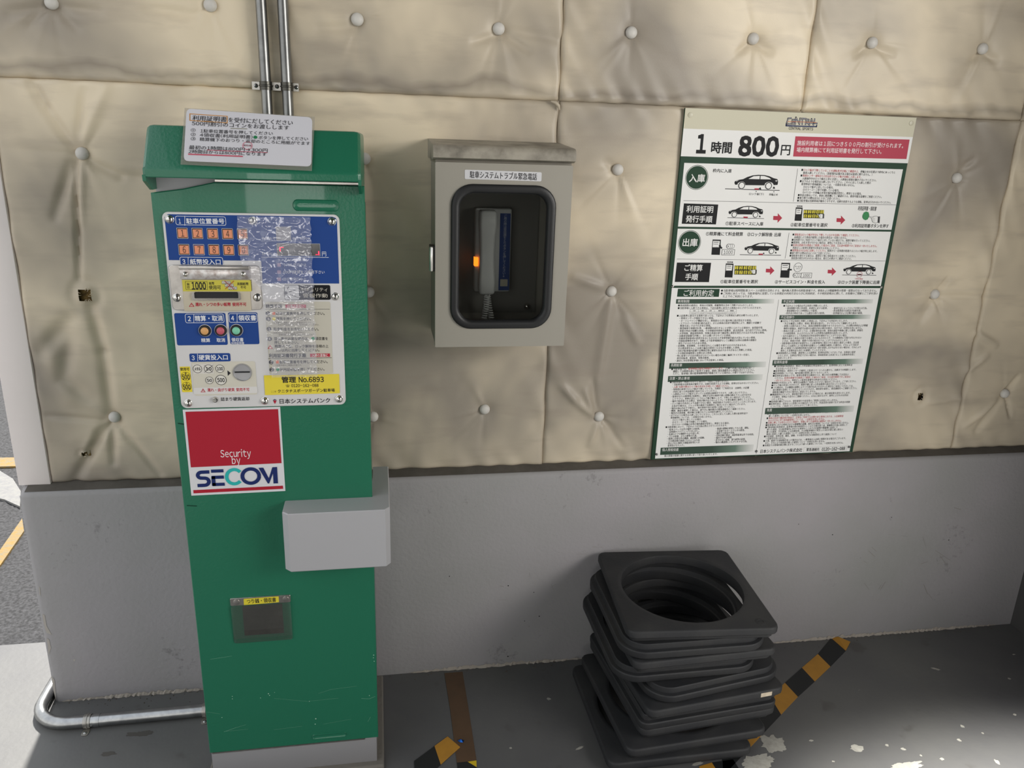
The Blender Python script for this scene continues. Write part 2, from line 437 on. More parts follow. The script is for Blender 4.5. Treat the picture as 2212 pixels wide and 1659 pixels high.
# the road beyond: its crushed-stone surface is real relief near the wall end
def road():
    nx, ny = 150, 260
    xs = np.linspace(-3.2, -0.6, nx); ys = np.linspace(0.235, 4.2, ny)
    vs = []
    for y in ys:
        for x in xs:
            p = Vector((x * 62, y * 62, 0)); h = noise.noise(p) * .6 + noise.noise(p * 2.1) * .4
            vs.append((x, y, -0.012 + .006 * h))
    fs = [(j * nx + i, j * nx + i + 1, (j + 1) * nx + i + 1, (j + 1) * nx + i) for j in range(ny - 1) for i in range(nx - 1)]
    mb = MB().add(vs, fs)
    mb.box((-40, 0.235, -0.12), (-3.2, 40, -0.012)); mb.box((-3.2, 4.2, -0.12), (30, 40, -0.012)); mb.box((-3.2, 0.235, -0.12), (-0.6, 4.2, -0.03))
    return tag(mb.build('ground', M_ASPHALT, None, 60), kind='structure')
road()
ceiling = slab('ceiling', (-0.9, -7.0, 2.72), (2.3, 0.3, 2.9), mat('ceiling_paint', '55524e', .8))
wall_right = slab('wall_right', (1.95, -1.1, 0.0), (2.2, 0.25, 2.72), mat('dark_side_paint', '4d4c4b', .7, bump=.3, bscale=95))

sky_block_wall = slab('sky_block_wall', (-1.05, -3.6, 0.0), (1.5, -3.4, 2.72), mat('sky_block_paint', '5d5a56', .8, mottle=.3, mscale=3, mhex='45433f'))  # unseen wall behind the camera, added to block frontal sky light

# ---- the wall at the back: a grey painted concrete base, padded cloth panels above it
def grey_base():
    r = .012
    prof = [(0.25, 0.0), (WY, 0.0), (WY, ZL - .010), (WY + .003, ZL - .003), (WY + .009, ZL + .0015), (0.012, 0.5955), (0.25, 0.5955)]
    mb = MB()
    xs = [XL, XL + .004, XL + .014] + list(np.linspace(XL + .03, 1.9499, 40))
    loops = []
    for i, x in enumerate(xs):
        ins = [.014, .006, 0.0][i] if i < 3 else 0.0
        loops.append([(x, y + (ins if 1 <= k <= 4 else 0), z - (ins * .6 if k >= 3 else 0)) for k, (y, z) in enumerate(prof)])
    mb.loft(loops, (True, True))
    return mb.build('wall_back', M_GREY, None, 40)
wall_back = tag(grey_base(), kind='structure')
# dirty ledge on top of the base wall, in front of the cushions
MB().add([(XL + .014, WY + .0085, ZL + .0022), (1.949, WY + .0085, ZL + .0022), (1.949, .02, .5995), (XL + .014, .02, .5995)], [(0, 1, 2, 3)]).build('ledge_dust', M_LEDGE, wall_back)
# bare cement showing where the paint ends at the floor
def skirting_crack(x0, x1, seed, name='bare_cement_edge'):
    rnd = random.Random(seed); n = int((x1 - x0) / .006); mb = MB(); lo = []; hi = []
    for i in range(n + 1):
        x = x0 + (x1 - x0) * i / n; k = max(0.0, math.sin(math.pi * i / n)) ** .4
        lo.append((x, WY - .0006 - .006 * rnd.random() * k, .0006)); hi.append((x, WY - .0012, .001 + (.004 + .008 * rnd.random()) * k))
    m = len(lo)
    mb.add(lo + hi, [(i, i + 1, m + i + 1, m + i) for i in range(m - 1)])
    mb.build(name, mat('bare_cement', 'a8a096', .9, bump=.6, bscale=200), wall_back)
skirting_crack(XL + .02, -0.42, 1); skirting_crack(0.06, 0.56, 2); skirting_crack(1.12, 1.9, 3)
# upper concrete core behind the cushions
tag(MB().box((XL + .02, .035, .6), (1.95, .25, 2.72)).build('concrete_core', M_GREY, wall_back))

# ---- padded panels
BTN_M = mat('white_covered_button', 'd2cfc9', .5, bump=.08, bscale=300, mottle=.25, mscale=20, mhex='a7a39b')
FOAM = mat('torn_foam', '8a7140', .95, bump=1.0, bscale=120, mottle=.9, mscale=70, mhex='241a12')
GX = [-0.7825, -0.185, 0.4155, 1.0205, 1.63, 1.9495]       # vertical seams
ZS = 1.500                                              # horizontal seam
ZB = 0.5945
# hand-placed folds: pixel start, pixel end, half width (m), height (m, + swells towards the room)
FOLDS = [((66, 172), (100, 232), .012, -.010), ((100, 232), (158, 318), .012, -.009), ((182, 196), (168, 300), .010, -.006), ((230, 190), (180, 300), .012, .006),
  ((163, 352), (170, 600), .007, -.010), ((152, 352), (118, 470), .012, -.008), ((176, 350), (172, 480), .010, .005), ((195, 350), (260, 380), .011, -.008), ((260, 380), (320, 386), .012, -.006),
  ((150, 690), (90, 760), .022, -.010), ((90, 730), (150, 860), .022, .006), ((150, 730), (135, 820), .02, -.010), ((135, 820), (190, 860), .02, -.006), ((195, 662), (222, 760), .014, -.010), ((222, 760), (238, 890), .014, -.010),
  ((100, 898), (225, 910), .008, -.006), ((240, 915), (245, 1000), .010, -.009), ((225, 918), (160, 1040), .014, -.009), ((255, 918), (345, 1025), .010, -.008), ((200, 940), (175, 990), .010, .005),
  ((110, 14), (210, 24), .012, -.008), ((95, 14), (20, 26), .012, -.008), ((85, 18), (60, 50), .010, -.006), ((125, 22), (165, 60), .010, -.006), ((320, 18), (420, 32), .012, -.006),
  ((770, 58), (690, 62), .012, -.006), ((1070, 76), (1025, 90), .010, -.007), ((1090, 72), (1140, 108), .010, -.008), ((1085, 62), (1210, 85), .012, -.005),
  ((1215, 835), (1240, 862), .012, .009), ((1240, 862), (1283, 898), .012, .009), ((1280, 820), (1288, 892), .008, -.006), ((1262, 842), (1280, 890), .008, .005), ((1240, 600), (1312, 625), .012, .006),
  ((1320, 640), (1290, 820), .016, .006), ((1350, 690), (1378, 740), .012, .005), ((1305, 912), (1345, 965), .010, -.006), ((1290, 915), (1275, 960), .010, .006),
  ((2030, 630), (2047, 602), .006, -.007), ((2032, 640), (2125, 642), .010, -.006), ((2026, 648), (2033, 672), .006, -.006), ((2020, 650), (1990, 690), .016, -.006), ((2050, 690), (2100, 700), .02, .006),
  ((2110, 720), (2150, 745), .010, .009), ((2090, 800), (2130, 770), .012, .008), ((2180, 845), (2200, 815), .008, -.008), ((2178, 862), (2184, 900), .006, -.009), ((2165, 862), (2110, 930), .012, -.008), ((2155, 870), (2085, 920), .010, .006),
  ((2000, 870), (2080, 860), .010, .005), ((1640, 95), (1665, 112), .010, -.006), ((1620, 95), (1600, 110), .010, -.005), ((1897, 103), (1930, 118), .009, -.006), ((1872, 104), (1852, 120), .009, -.006), ((2133, 118), (2155, 130), .009, -.006), ((2118, 118), (2100, 126), .009, -.006),
  ((2085, 360), (2105, 345), .008, -.005), ((1310, 350), (1330, 362), .010, -.006)]
FOLD3 = []
for a, b, w, h in FOLDS:
    A, B = at(a[0], a[1], 0), at(b[0], b[1], 0); FOLD3.append((A.x, A.z, B.x, B.z, w, h))
BTN_PX = [(107, 4), (453, 10), (772, 41), (1079, 61), (1365, 70), (1631, 83), (1887, 92), (2127, 105),
          (175, 332), (788, 343), (1337, 367), (2072, 385), (797, 632), (1322, 630), (2023, 637),
          (245, 904), (806, 902), (1048, 887), (1295, 901), (2175, 852)]
BTN = [at(u, v, 0) for u, v in BTN_PX]
BTN2 = [(b.x, b.z) for b in BTN]
# further buttons hidden by the machine, the telephone box and the sign (their dimples still pull the cloth)
for x, z in ((-.335, 1.345), (-.335, 1.045), (-.335, .74), (.27, 1.345), (.27, 1.045), (.88, 1.345), (.88, 1.045), (.88, .74), (1.18, 1.345), (1.18, 1.045), (1.18, .74)):
    BTN2.append((x, z))
HOLES = [(at(185, 638, 0), .0125, .014), (at(182, 982, 0), .006, .005), (at(1987, 857, 0), .0085, .0105)]
def pad_height(X, Z, x0, x1, z0, z1, seed):
    e = np.minimum(np.minimum(X - x0, x1 - X), np.minimum(Z - z0, z1 - Z))
    h = -.007 * np.clip(1 - e / .008, 0, 1) ** 2.0 - .0012 * np.exp(-e / .03)
    rs = np.random.RandomState(seed)
    for k in range(16):                                   # slack undulation of the cloth
        a = rs.uniform(0, 2 * math.pi); f = rs.uniform(8, 34); ph = rs.uniform(0, 6.28)
        h += .0085 / f * np.sin(f * (X * math.cos(a) + Z * math.sin(a)) + ph)
    for k in range(14):                                   # small puckers along the seams
        f = rs.uniform(40, 120); ph = rs.uniform(0, 6.28)
        h += .0007 * np.exp(-e / .03) * np.sin(f * (X + Z * .6) + ph)
    for i, (bx, bz) in enumerate(BTN2):
        dx, dz = X - bx, Z - bz; r = np.hypot(dx, dz)
        if r.min() > .2: continue
        th = np.arctan2(dz, dx); q = np.random.RandomState(100 + i)
        h -= .009 * np.exp(-(r / .018) ** 2) + .004 * np.exp(-(r / .05) ** 2)
        for k in range(7):
            a0 = q.uniform(-math.pi, math.pi) if k > 2 else q.uniform(-2.6, -.5)
            wd = q.uniform(.07, .17); am = q.uniform(.0022, .005) * (1 if k % 2 else -1); rl = q.uniform(.045, .10)
            dth = np.angle(np.exp(1j * (th - a0)))
            h += am * np.exp(-(dth / wd) ** 2) * np.exp(-r / rl) * np.clip(r / .018, 0, 1)
    for ax, az, bx, bz, w, am in FOLD3:
        vx, vz = bx - ax, bz - az; L2 = vx * vx + vz * vz
        t = np.clip(((X - ax) * vx + (Z - az) * vz) / L2, 0, 1)
        d = np.hypot(X - ax - t * vx, Z - az - t * vz)
        if d.min() > .05: continue
        h += am * 1.1 * np.exp(-(d / (w * .85)) ** 2) * (0.55 + .45 * np.sin(math.pi * np.clip(t, .02, .98)))
    for c, hw, hh in HOLES:
        r = np.hypot((X - c.x) / hw, (Z - c.z) / hh); h += .003 * np.exp(-(r / 1.6) ** 2) - .004 * np.exp(-((r - 2.2) / .8) ** 2)
    return h
def button(parent, p, y, tilt):
    r = .0135
    o = MB().lathe((p.x, y, p.z), (tilt, -1, 0.05), [(r * .75, 0), (r, .003), (r * .99, .0065), (r * .88, .0105), (r * .6, .0135), (r * .3, .0147), (0, .015)], 22).build('tuft_button', BTN_M, parent, 60)
    return o
def panel(x0, x1, z0, z1, seed):
    d = .0052; nx = int((x1 - x0) / d) + 1; nz = int((z1 - z0) / d) + 1
    X, Z = np.meshgrid(np.linspace(x0, x1, nx), np.linspace(z0, z1, nz))
    h = pad_height(X, Z, x0 + .0005, x1 - .0005, z0, z1, seed)
    vs = [(float(a), float(-c), float(b)) for a, b, c in zip(X.ravel(), Z.ravel(), h.ravel())]
    fs = []
    holes = []
    for c, hw, hh in HOLES:
        if x0 < c.x < x1 and z0 < c.z < z1: holes.append((c, hw, hh))
    rr = random.Random(seed)
    for j in range(nz - 1):
        for i in range(nx - 1):
            cx, cz = X[j, i] + d / 2, Z[j, i] + d / 2
            if any(abs(cx - c.x) < hw and abs(cz - c.z) < hh for c, hw, hh in holes): continue
            fs.append((j * nx + i, j * nx + i + 1, (j + 1) * nx + i + 1, (j + 1) * nx + i))
    # returns to the wall all round
    k = len(vs); rim = [(0, i) for i in range(nx)] + [(j, nx - 1) for j in range(1, nz)] + [(nz - 1, i) for i in range(nx - 2, -1, -1)] + [(j, 0) for j in range(nz - 2, 0, -1)]
    vs += [(vs[j * nx + i][0], .034, vs[j * nx + i][2]) for j, i in rim]; m = len(rim)
    for q in range(m):
        a = rim[q]; b = rim[(q + 1) % m]
        fs.append((a[0] * nx + a[1], k + q, k + (q + 1) % m, b[0] * nx + b[1]))
    me = bpy.data.meshes.new('padded_panel'); me.from_pydata(vs, [], fs); me.update()
    o = link('padded_panel', me, fabric(seed), wall_back, 75)
    for p in BTN:
        if x0 < p.x <= x1 and z0 < p.z <= z1:
            i = int((p.x - x0) / d); j = int((p.z - z0) / d); y = -float(h[min(j, nz - 1), min(i, nx - 1)])
            button(o, p, y - .001, random.uniform(-.08, .08))
    for c, hw, hh in holes:
        MB().box((c.x - hw * 1.6, .012, c.z - hh * 1.6), (c.x + hw * 1.6, .03, c.z + hh * 1.6)).build('torn_foam', FOAM, o)
        # frayed threads and curled cloth lip at the tear
        mb = MB()
        for q in range(16):
            a = rr.uniform(0, 6.28); s0 = Vector((c.x + hw * 1.15 * math.copysign(min(1, abs(math.cos(a)) * 1.3), math.cos(a)), -.002, c.z + hh * 1.15 * math.copysign(min(1, abs(math.sin(a)) * 1.3), math.sin(a))))
            e0 = s0 + Vector(((c.x - s0.x) * rr.uniform(.2, .6), rr.uniform(-.004, .003), (c.z - s0.z) * rr.uniform(.2, .6)))
            mb.tube([s0, (s0 + e0) / 2 + Vector((0, -.002, 0)), e0], .0005, 5)
        mb.build('frayed_thread', mat('thread', 'cdbfa6', .8), o)
    return o
sd = 1
for i in range(len(GX) - 1):
    panel(GX[i], GX[i + 1], ZB, ZS, sd); panel(GX[i], GX[i + 1], ZS, 2.40, sd + 20); sd += 1
# curled corner of cloth where four panels meet
c = at(1206, 226, 0)
MB().tube([(c.x - .018, -.004, c.z + .006), (c.x - .008, -.007, c.z + .004), (c.x - .001, -.008, c.z - .003), (c.x + .003, -.004, c.z - .012)], [.002, .0045, .004, .0012], 10).build('cloth_tuck', fabric(3), wall_back, 60)
# white end trim
trim = tag(MB().box((-.852, .0005, .5935), (GX[0] + .0005, .25, 2.72), .002).build('trim_1', mat('white_trim_board', 'f0e8e5', .5, mottle=.12, mscale=3, mhex='c0b8b4'), None, 40), kind='structure')

# rubbed scuffs and nicks on the grey paint
SCF = Print(wall_back, (0, WY, 0), base=.0003)
w1 = crop(1700, 950, 3.6875); w2 = crop(800, 1000, 3.6865)
for cr, a, b, w in ((w1, (650, 885), (700, 930), .003), (w1, (675, 855), (715, 890), .0022), (w1, (612, 965), (640, 985), .002), (w1, (742, 1195), (785, 1130), .004), (w1, (730, 1190), (748, 1160), .003), (w1, (615, 1140), (655, 1195), .002), (w1, (1088, 1150), (1120, 1230), .005), (w1, (1125, 1225), (1155, 1265), .003), (w1, (1180, 880), (1300, 960), .003), (w1, (1215, 920), (1265, 990), .003), (w1, (1065, 990), (1120, 970), .004), (w1, (805, 752), (860, 758), .0012), (w1, (910, 765), (960, 770), .0014), (w1, (1080, 770), (1105, 850), .002), (w1, (1330, 540), (1385, 555), .004), (w1, (1255, 748), (1270, 748), .001),
        (w2, (1640, 727), (1720, 724), .0013), (w2, (1765, 668), (1845, 671), .0014), (w2, (1490, 718), (1510, 708), .001), (w2, (1438, 990), (1478, 965), .0016), (w2, (1440, 965), (1460, 1010), .0014), (w2, (1265, 870), (1272, 910), .001), (w2, (275, 1480), (302, 1480), .0014), (w2, (165, 1190), (185, 1192), .0020), (w2, (1020, 1090), (1085, 1090), .0014), (w2, (1080, 1560), (1102, 1564), .0018), (w2, (1030, 978), (1062, 985), .0035), (w2, (170, 935), (240, 940), .0014)):
    SCF.line(cr(*a), cr(*b), w * .5, '908d89', 1, 'scuff')
for cr, p, r in ((w1, (362, 755), 1.2), (w1, (1288, 798), 1.2), (w1, (833, 618), .9), (w1, (92, 672), .9), (w2, (1098, 977), 1.4), (w2, (630, 902), 1.2), (w2, (1228, 1258), 1.0), (w2, (1345, 1220), 1.4), (w2, (1095, 1540), 1.6), (w2, (1302, 1030), 1.1)):
    SCF.disc(cr(*p), r, '1f1e1d', 1, 'nick', 8)
# chipped plaster at the left corner of the base wall
w3 = crop(0, 950, 2.339)
for pts in ([(200, 880), (212, 885), (222, 940), (248, 985), (222, 975), (208, 930)], [(222, 1000), (235, 1010), (244, 1050), (232, 1090), (228, 1040)], [(182, 740), (188, 745), (192, 790), (186, 780)], [(355, 1110), (368, 1108), (362, 1120)], [(245, 1190), (262, 1215), (270, 1320), (255, 1260)]):
    SCF.poly([w3(p[0] + 14, p[1]) for p in pts], 'b3ada6', 1, 'plaster_chip')

# ================================================================== parking payment machine
YM = -0.355
M_GREEN = mat('green_powder_coat', '1f6c51', .34, bump=.28, bscale=200, coat=.2)
M_GREYP = mat('grey_powder_coat', '9a999b', .4, .25, bump=.05, bscale=400)
M_PLATE = mat('white_panel_plate', 'd4d3d2', .32, mottle=.15, mscale=9, mhex='b9b8bc')
m1 = crop(280, 220, 4.0963); m2 = crop(340, 450, 6.9125); m3 = crop(550, 450, 7.5409); m4 = crop(360, 660, 7.2136)
m5 = crop(550, 640, 6.636); m6 = crop(370, 860, 4.148); m7 = crop(400, 1240, 3.9587)
XA, XB = -.394, -.0235
machine = empty('payment_machine', (-.21, -.2, 0.0), 'tall green parking payment machine with white control panel against the padded wall', 'payment machine')
zb = .0835
# cabinet shell and door
MB().box((XA + .004, YM + .012, zb + .002), (XB - .003, -.055, 1.270), .002).build('cabinet', M_GREEN, machine, 40)
dl = at(*m1(200, 805), YM); dk = at(*m1(470, 770), YM); dm = at(*m1(742, 694), YM); dr = at(*m1(2070, 745), YM)
door_pts = [(XA, zb), (XB, zb), (XB, dr.z), (dm.x, dr.z + .0005), (dk.x, dk.z), (XA, dl.z)]
MB().prism(door_pts, YM, YM + .013, .0016).build('door', M_GREEN, machine, 40)
# hood
YH = YM - .05
hl = at(305, 372, YH); hr = at(781, 388, YH)
zlb = (at(326, 381, YH).z + at(780, 396, YH).z) / 2; zlt = (at(311, 361.5, YH).z + at(779, 375, YH).z) / 2
YT = YH + .055; zt = (at(316, 266.5, YT).z + at(773, 286, YT).z) / 2
def hood_loop(x, ins):
    pts = [(YH + .0015, zlb), (YH, zlb + .0015), (YH, zlb + .003), (YH, zlt - .0045), (YH, zlt - .003), (YH + .001, zlt - .0005), (YH + .003, zlt + .003), (YT - .004, zt - .006), (YT + .002, zt - .001), (YT + .010, zt), (-.055, zt), (-.055, zlb)]
    return [(x, y + ins * (.9 if y < -.1 else 0), z - ins * (1 if z > zlt else 0)) for y, z in pts]
mb = MB()
mb.loft([hood_loop(hl.x, .010), hood_loop(hl.x + .0015, .004), hood_loop(hl.x + .006, .001), hood_loop(hl.x + .012, 0), hood_loop(hr.x - .012, 0), hood_loop(hr.x - .006, .001), hood_loop(hr.x - .0015, .004), hood_loop(hr.x, .010)], (True, True))
hood = mb.build('hood', M_GREEN, machine, 22)
zc = at(*m1(195, 780), YH + .03).z
for xa, xb in ((hl.x + .0004, hl.x + .006), (hr.x - .006, hr.x - .0004)):
    MB().xprism([(YH + .0005, zlb + .004), (YH + .0015, zlb - .006), (YM - .012, zc), (-.06, zc), (-.06, zlb + .004)], xa, xb).build('hood_cheek', M_GREEN, machine)
# grey sheet behind the lowered corner of the door, steel strip under the lip
MB().box((XA + .006, YM + .0135, 1.255), (XB - .006, -.07, zlb + .0015), .0005).build('inner_panel', mat('grey_inner_sheet', 'b4b3b7', .5), machine)
s0 = at(*m1(752, 693), YM - .001); s1 = at(*m1(2032, 735), YM - .001)
MB().box((s0.x, YM - .0015, dr.z + .0012), (hr.x - .004, YM + .013, dr.z + .0062), .0008).build('steel_strip', M_BRUSHED, machine)
# recessed finger grooves pressed into the door
def groove(a, b, h):
    A, B = at(*a, YM), at(*b, YM); z = (A.z + B.z) / 2
    o = rrect(A.x, z - h, B.x, z + h, h * .98, 8)
    sc = lambda k: [((p[0] - (A.x + B.x) / 2) * (1 - k * 2 * h / (B.x - A.x)) + (A.x + B.x) / 2, (p[1] - z) * (1 - k) + z) for p in o]
    L3 = lambda pts, y: [(p[0], y, p[1]) for p in pts]
    MB().loft([L3(sc(-.22), YM - .0002), L3(sc(-.05), YM - .0022), L3(sc(.12), YM - .0016), L3(sc(.45), YM - .0004), L3(sc(.62), YM - .0003)], (False, True)).build('pressed_groove', M_GREEN, machine, 60)
groove(m1(1452, 912), m1(1848, 922), .0085)
groove(m7(1090, 1392), m7(1375, 1366), .0052)
# plinth and mortar bed
MB().box((XA + .002, YM + .004, .012), (XB - .004, -.06, zb), .002).build('plinth', M_GREYP, machine, 40)
MB().box((XA - .012, YM - .012, 0.0), (XB + .012, -.045, .0135), .004).build('mortar_bed', mat('mortar', '6f6b64', .9, bump=.8, bscale=90), machine)
pl = at(*m7(205, 1550), YM); 
MB().box((XA + .004, YM + .0022, zb - .0045), (XB - .03, YM + .006, zb - .001)).build('plinth_lip', M_BRUSHED, machine)
# dents, scratches and chips on the paint
SCR = Print(machine, (0, YM - .0, 0), base=.00025)
for a, b, w in (((215, 728), (400, 700), .0006), ((1140, 1020), (1250, 985), .0004), ((1250, 985), (1470, 957), .0004), ((760, 1062), (1050, 1088), .0004), ((1060, 1086), (1310, 1060), .0004), ((1505, 1062), (1575, 1066), .0007), ((1575, 1066), (1625, 1045), .0007),
                ((335, 1347), (440, 1310), .0007), ((440, 1310), (520, 1287), .0005), ((190, 1178), (300, 1195), .0004), ((760, 1330), (1000, 1300), .0004), ((1180, 1282), (1420, 1240), .0004), ((1562, 1262), (1585, 1220), .0006), ((330, 1345), (540, 1325), .0004)):
    SCR.line(m7(*a), m7(*b), w, '6fa58c', 1, 'scratch')
for p, r in (((403, 1045), 4), ((404, 1066), 4), ((645, 1058), 3.5), ((712, 1022), 5), ((722, 1036), 4), ((765, 1011), 3), ((315, 1225), 4), ((1117, 1236), 6), ((1112, 1282), 5), ((1575, 1038), 4), ((1612, 692), 5), ((1610, 715), 4), ((1616, 745), 4), ((1062, 1087), 4)):
    SCR.disc(m7(*p), r / 3.9587, 'a9cdb9', 1, 'paint_chip', 8)
for a, b, w in (((60, 225), (120, 235), .0022), ((140, 962), (230, 966), .0020)):
    SCR.line(m6(*a), m6(*b), w, '123a2c', 1, 'scuff')

# ---- control panel
YP = YM - .004
c00 = at(*m2(65, 50), YP); c10 = at(*m3(1376, 105), YP); c11 = at(*m5(1310, 1555), YP); c01 = at(*m4(228, 1605), YP)
px0, px1 = (c00.x + c01.x) / 2, (c10.x + c11.x) / 2; pz1, pz0 = (c00.z + c10.z) / 2, (c01.z + c11.z) / 2
panel_o = MB().prism(rrect(px0, pz0, px1, pz1, .011, 8), YP, YM - .0001, .001).build('control_panel', M_PLATE, machine, 40)
P = Print(panel_o, (0, YP, 0), base=.0002)
NAVY, WHITE, KEY, BEI, RED, BLK, YEL = '22458a', 'e4e6ea', 'e08a62', 'cfcbbd', 'b4283c', '26262a', 'e6d23c'
# navy field at the top (inside a white edge)
za, zb_ = P.px(m2(130, 772)).y, P.px(m3(1380, 1225)).y
xi0, xi1, zi1 = px0 + .0045, px1 - .0045, pz1 - .004
xm = P.px(m3(130, 1200)).x
fld = [(xi0 + .006, zi1), (xi1 - .008, zi1), (xi1 - .002, zi1 - .002), (xi1, zi1 - .008), (xi1, zb_), (xm, zb_), (xm, P.px(m2(1500, 790)).y), (xm - .004, za), (xi0, za), (xi0, zi1 - .006)]
P.poly2(fld, NAVY, 1, 'navy_field')
# header pills
def pill(cr, a, b, num, txt, div, nb, tl, tr, h, fill=None, col=WHITE):
    if fill: P.rect(cr(*a), cr(*b), fill, 1, 'navy_field', .003)
    P.frame(cr(*a), cr(*b), .0008, col, 2, .0035)
    P.line(cr(div, a[1]), cr(div, b[1]), .0008, col, 2)
    P.text(num, cr(*nb[0]), cr(*nb[1]), h * 1.05, col, .02, 2)
    P.text(txt, cr(*tl), cr(*tr), h, col, .02, 2)
pill(m2, (265, 112), (1030, 258), '1', '駐車位置番号', 410, ((318, 190), (352, 190)), (428, 188), (1005, 193), 12.0)
P.rect(m2(330, 725), m2(990, 842), NAVY, 1, 'navy_field', .003)
pill(m2, (330, 725), (990, 900), '3', '紙幣投入口', 460, ((372, 795), (420, 795)), (485, 795), (955, 800), 12.0)
# number keys
KM = mat('orange_key', 'e2926c', .4); KR = mat('dark_key_gap', '2c2622', .6)
keys = '1234567890'
for i, ch in enumerate(keys):
    r, q = divmod(i, 5)
    x0 = [283, 508, 735, 958, 1185][q] if r == 0 else [308, 532, 755, 975, 1200][q]
    y0 = [288, 292, 296, 298, 298][q] if r == 0 else [532, 534, 535, 538, 540][q]
    a = (x0, y0); b = (x0 + (182, 180, 180, 180, 170)[q], y0 + 165)
    P.frame(m2(*a), m2(*b), .0009, 'b9b3ad', 2, .0012, 'key_surround')
    P.rect(m2(a[0] + 6, a[1] + 6), m2(b[0] - 6, b[1] - 6), '352c28', 1, 'key_well')
    A, B = P.px(m2(a[0] + 20, a[1] + 20)), P.px(m2(b[0] - 14, b[1] - 18))
    kb = MB().prism([(A.x, B.y), (B.x, B.y), (B.x, A.y), (A.x, A.y)], YP - .0022, YP, .0007).build('number_key', KM, panel_o, 40)
    K = Print(panel_o, (0, YP - .0022, 0), base=.0002)
    cx = (a[0] + b[0]) / 2 + 2; cy = (a[1] + b[1]) / 2
    K.text(ch, m2(cx - 27, cy), m2(cx + 27, cy), 18.5, '55423c', 0.0, 1)
# domed bolts
def dome(cr, p, r=.0068, nm='dome_bolt', y=None):
    c = P.px(cr(*p)); y = YP if y is None else y
    MB().lathe((c.x, y, c.y), (0, -1, 0), [(r * 1.12, 0), (r * 1.12, .0008), (r, .0012), (r * .93, .0028), (r * .75, .0044), (r * .45, .0055), (0, .006)], 20).build(nm, M_CHROME, panel_o, 50)
for cr, p in ((m2, (183, 163)), (m2, (1425, 185)), (m3, (1260, 215)), (m3, (1312, 1435)), (m4, (335, 1520)), (m5, (145, 1498)), (m5, (1212, 1472))): dome(cr, p)
# bill slot: steel plate, cover bar, yellow label, slot
YB = YP - .003
a, b = P.px(m2(168, 842)), P.px(m2(1575, 1512))
bill = MB().prism(rrect(a.x, b.y, b.x, a.y, .008, 8), YB, YP - .0001, .0008).build('bill_slot_plate', M_BRUSHED, panel_o, 40)
a, b = P.px(m2(335, 845)), P.px(m2(1388, 905)); MB().box((a.x, YB - .009, b.y), (b.x, YB, a.y), .0012).build('bill_slot_canopy', M_BRUSHED, panel_o, 40)
a, b = P.px(m2(345, 890)), P.px(m2(1392, 1050)); MB().box((a.x, YB - .0065, b.y), (b.x, YB, a.y), .001).build('bill_slot_bar', mat('scuffed_steel', 'd8d6d4', .3, .6, mottle=.8, mscale=90, mhex='8e7a70'), panel_o, 40)
a, b = P.px(m2(365, 1050)), P.px(m2(1412, 1525)); MB().box((a.x, YB - .0035, b.y), (b.x, YB, a.y), .0025).build('bill_slot_mouthpiece', mat('cream_plastic', 'c4bba6', .35), panel_o, 40)
B = Print(panel_o, (0, YB - .0035, 0), base=.0002)
B.rect(m2(368, 1070), m2(1406, 1240), 'c9c04e', 1, 'yellow_label')
B.frame(m2(415, 1090), m2(755, 1215), .0005, BLK, 2, .0004)
B.text('新', m2(440, 1133), m2(485, 1133), 6.0, BLK, .01, 2); B.text('旧', m2(443, 1178), m2(485, 1178), 6.0, BLK, .01, 2)
B.text('1000', m2(510, 1155), m2(728, 1155), 20, BLK, .035, 2)
B.text('紙幣', m2(770, 1120), m2(852, 1120), 6.6, BLK, .01, 2); B.text('使用可', m2(770, 1180), m2(950, 1180), 9, BLK, .01, 2)
B.hold('crossed_notes')
for t, x, y in (('10000', 965, 1105), ('5000', 1010, 1148), ('2000', 1060, 1190)):
    B.rect(m2(x - 4, y - 24), m2(x + 132, y + 24), 'd9d7cb', 2, 'note_outline'); B.frame(m2(x - 4, y - 24), m2(x + 132, y + 24), .0003, '57544a', 3, .0004); B.text(t, m2(x + 4, y), m2(x + 124, y), 7.5, '57544a', 0.0, 3)
B.line(m2(1015, 1205), m2(1145, 1082), .0009, RED, 4); B.line(m2(1005, 1082), m2(1150, 1210), .0009, RED, 4)
B.release(); B.text('高額紙幣', m2(1190, 1127), m2(1362, 1127), 6.4, BLK, .01, 2); B.text('不可', m2(1240, 1178), m2(1325, 1178), 6.4, BLK, .01, 2)
B.poly([m2(508, 1408), m2(472, 1470), m2(552, 1468)], RED, 1, 'warning_triangle'); B.poly([m2(509, 1425), m2(488, 1461), m2(534, 1460)], 'cfc7b4', 2, 'warning_triangle'); B.text('!', m2(504, 1448), m2(515, 1448), 5.5, RED, .03, 3)
B.text('濡れ・シワの多い紙幣 使用不可', m2(565, 1435), m2(1330, 1432), 8.0, RED, .02, 1)
a, b = P.px(m2(528, 1240)), P.px(m2(1265, 1358))
plm = MB(); plate_hole(plm, rrect(a.x, b.y, b.x, a.y, .0035), rrect(a.x + .0045, b.y + .004, b.x - .0045, a.y, .0015), YB - .0075, YB - .003); plm.build('bill_slot_rim', M_CHROME, panel_o, 50)
MB().box((a.x + .004, YB - .0042, b.y + .0035), (b.x - .004, YB - .003, a.y), 0).build('bill_slot_opening', mat('slot_black', '15171b', .5), panel_o)
for p in ((433, 970), (1292, 968)): dome(m2, p, .0042, 'small_rivet', YB - .0065)
for p in ((297, 1330), (1493, 1325)): dome(m2, p, .0068, 'dome_bolt', YB)
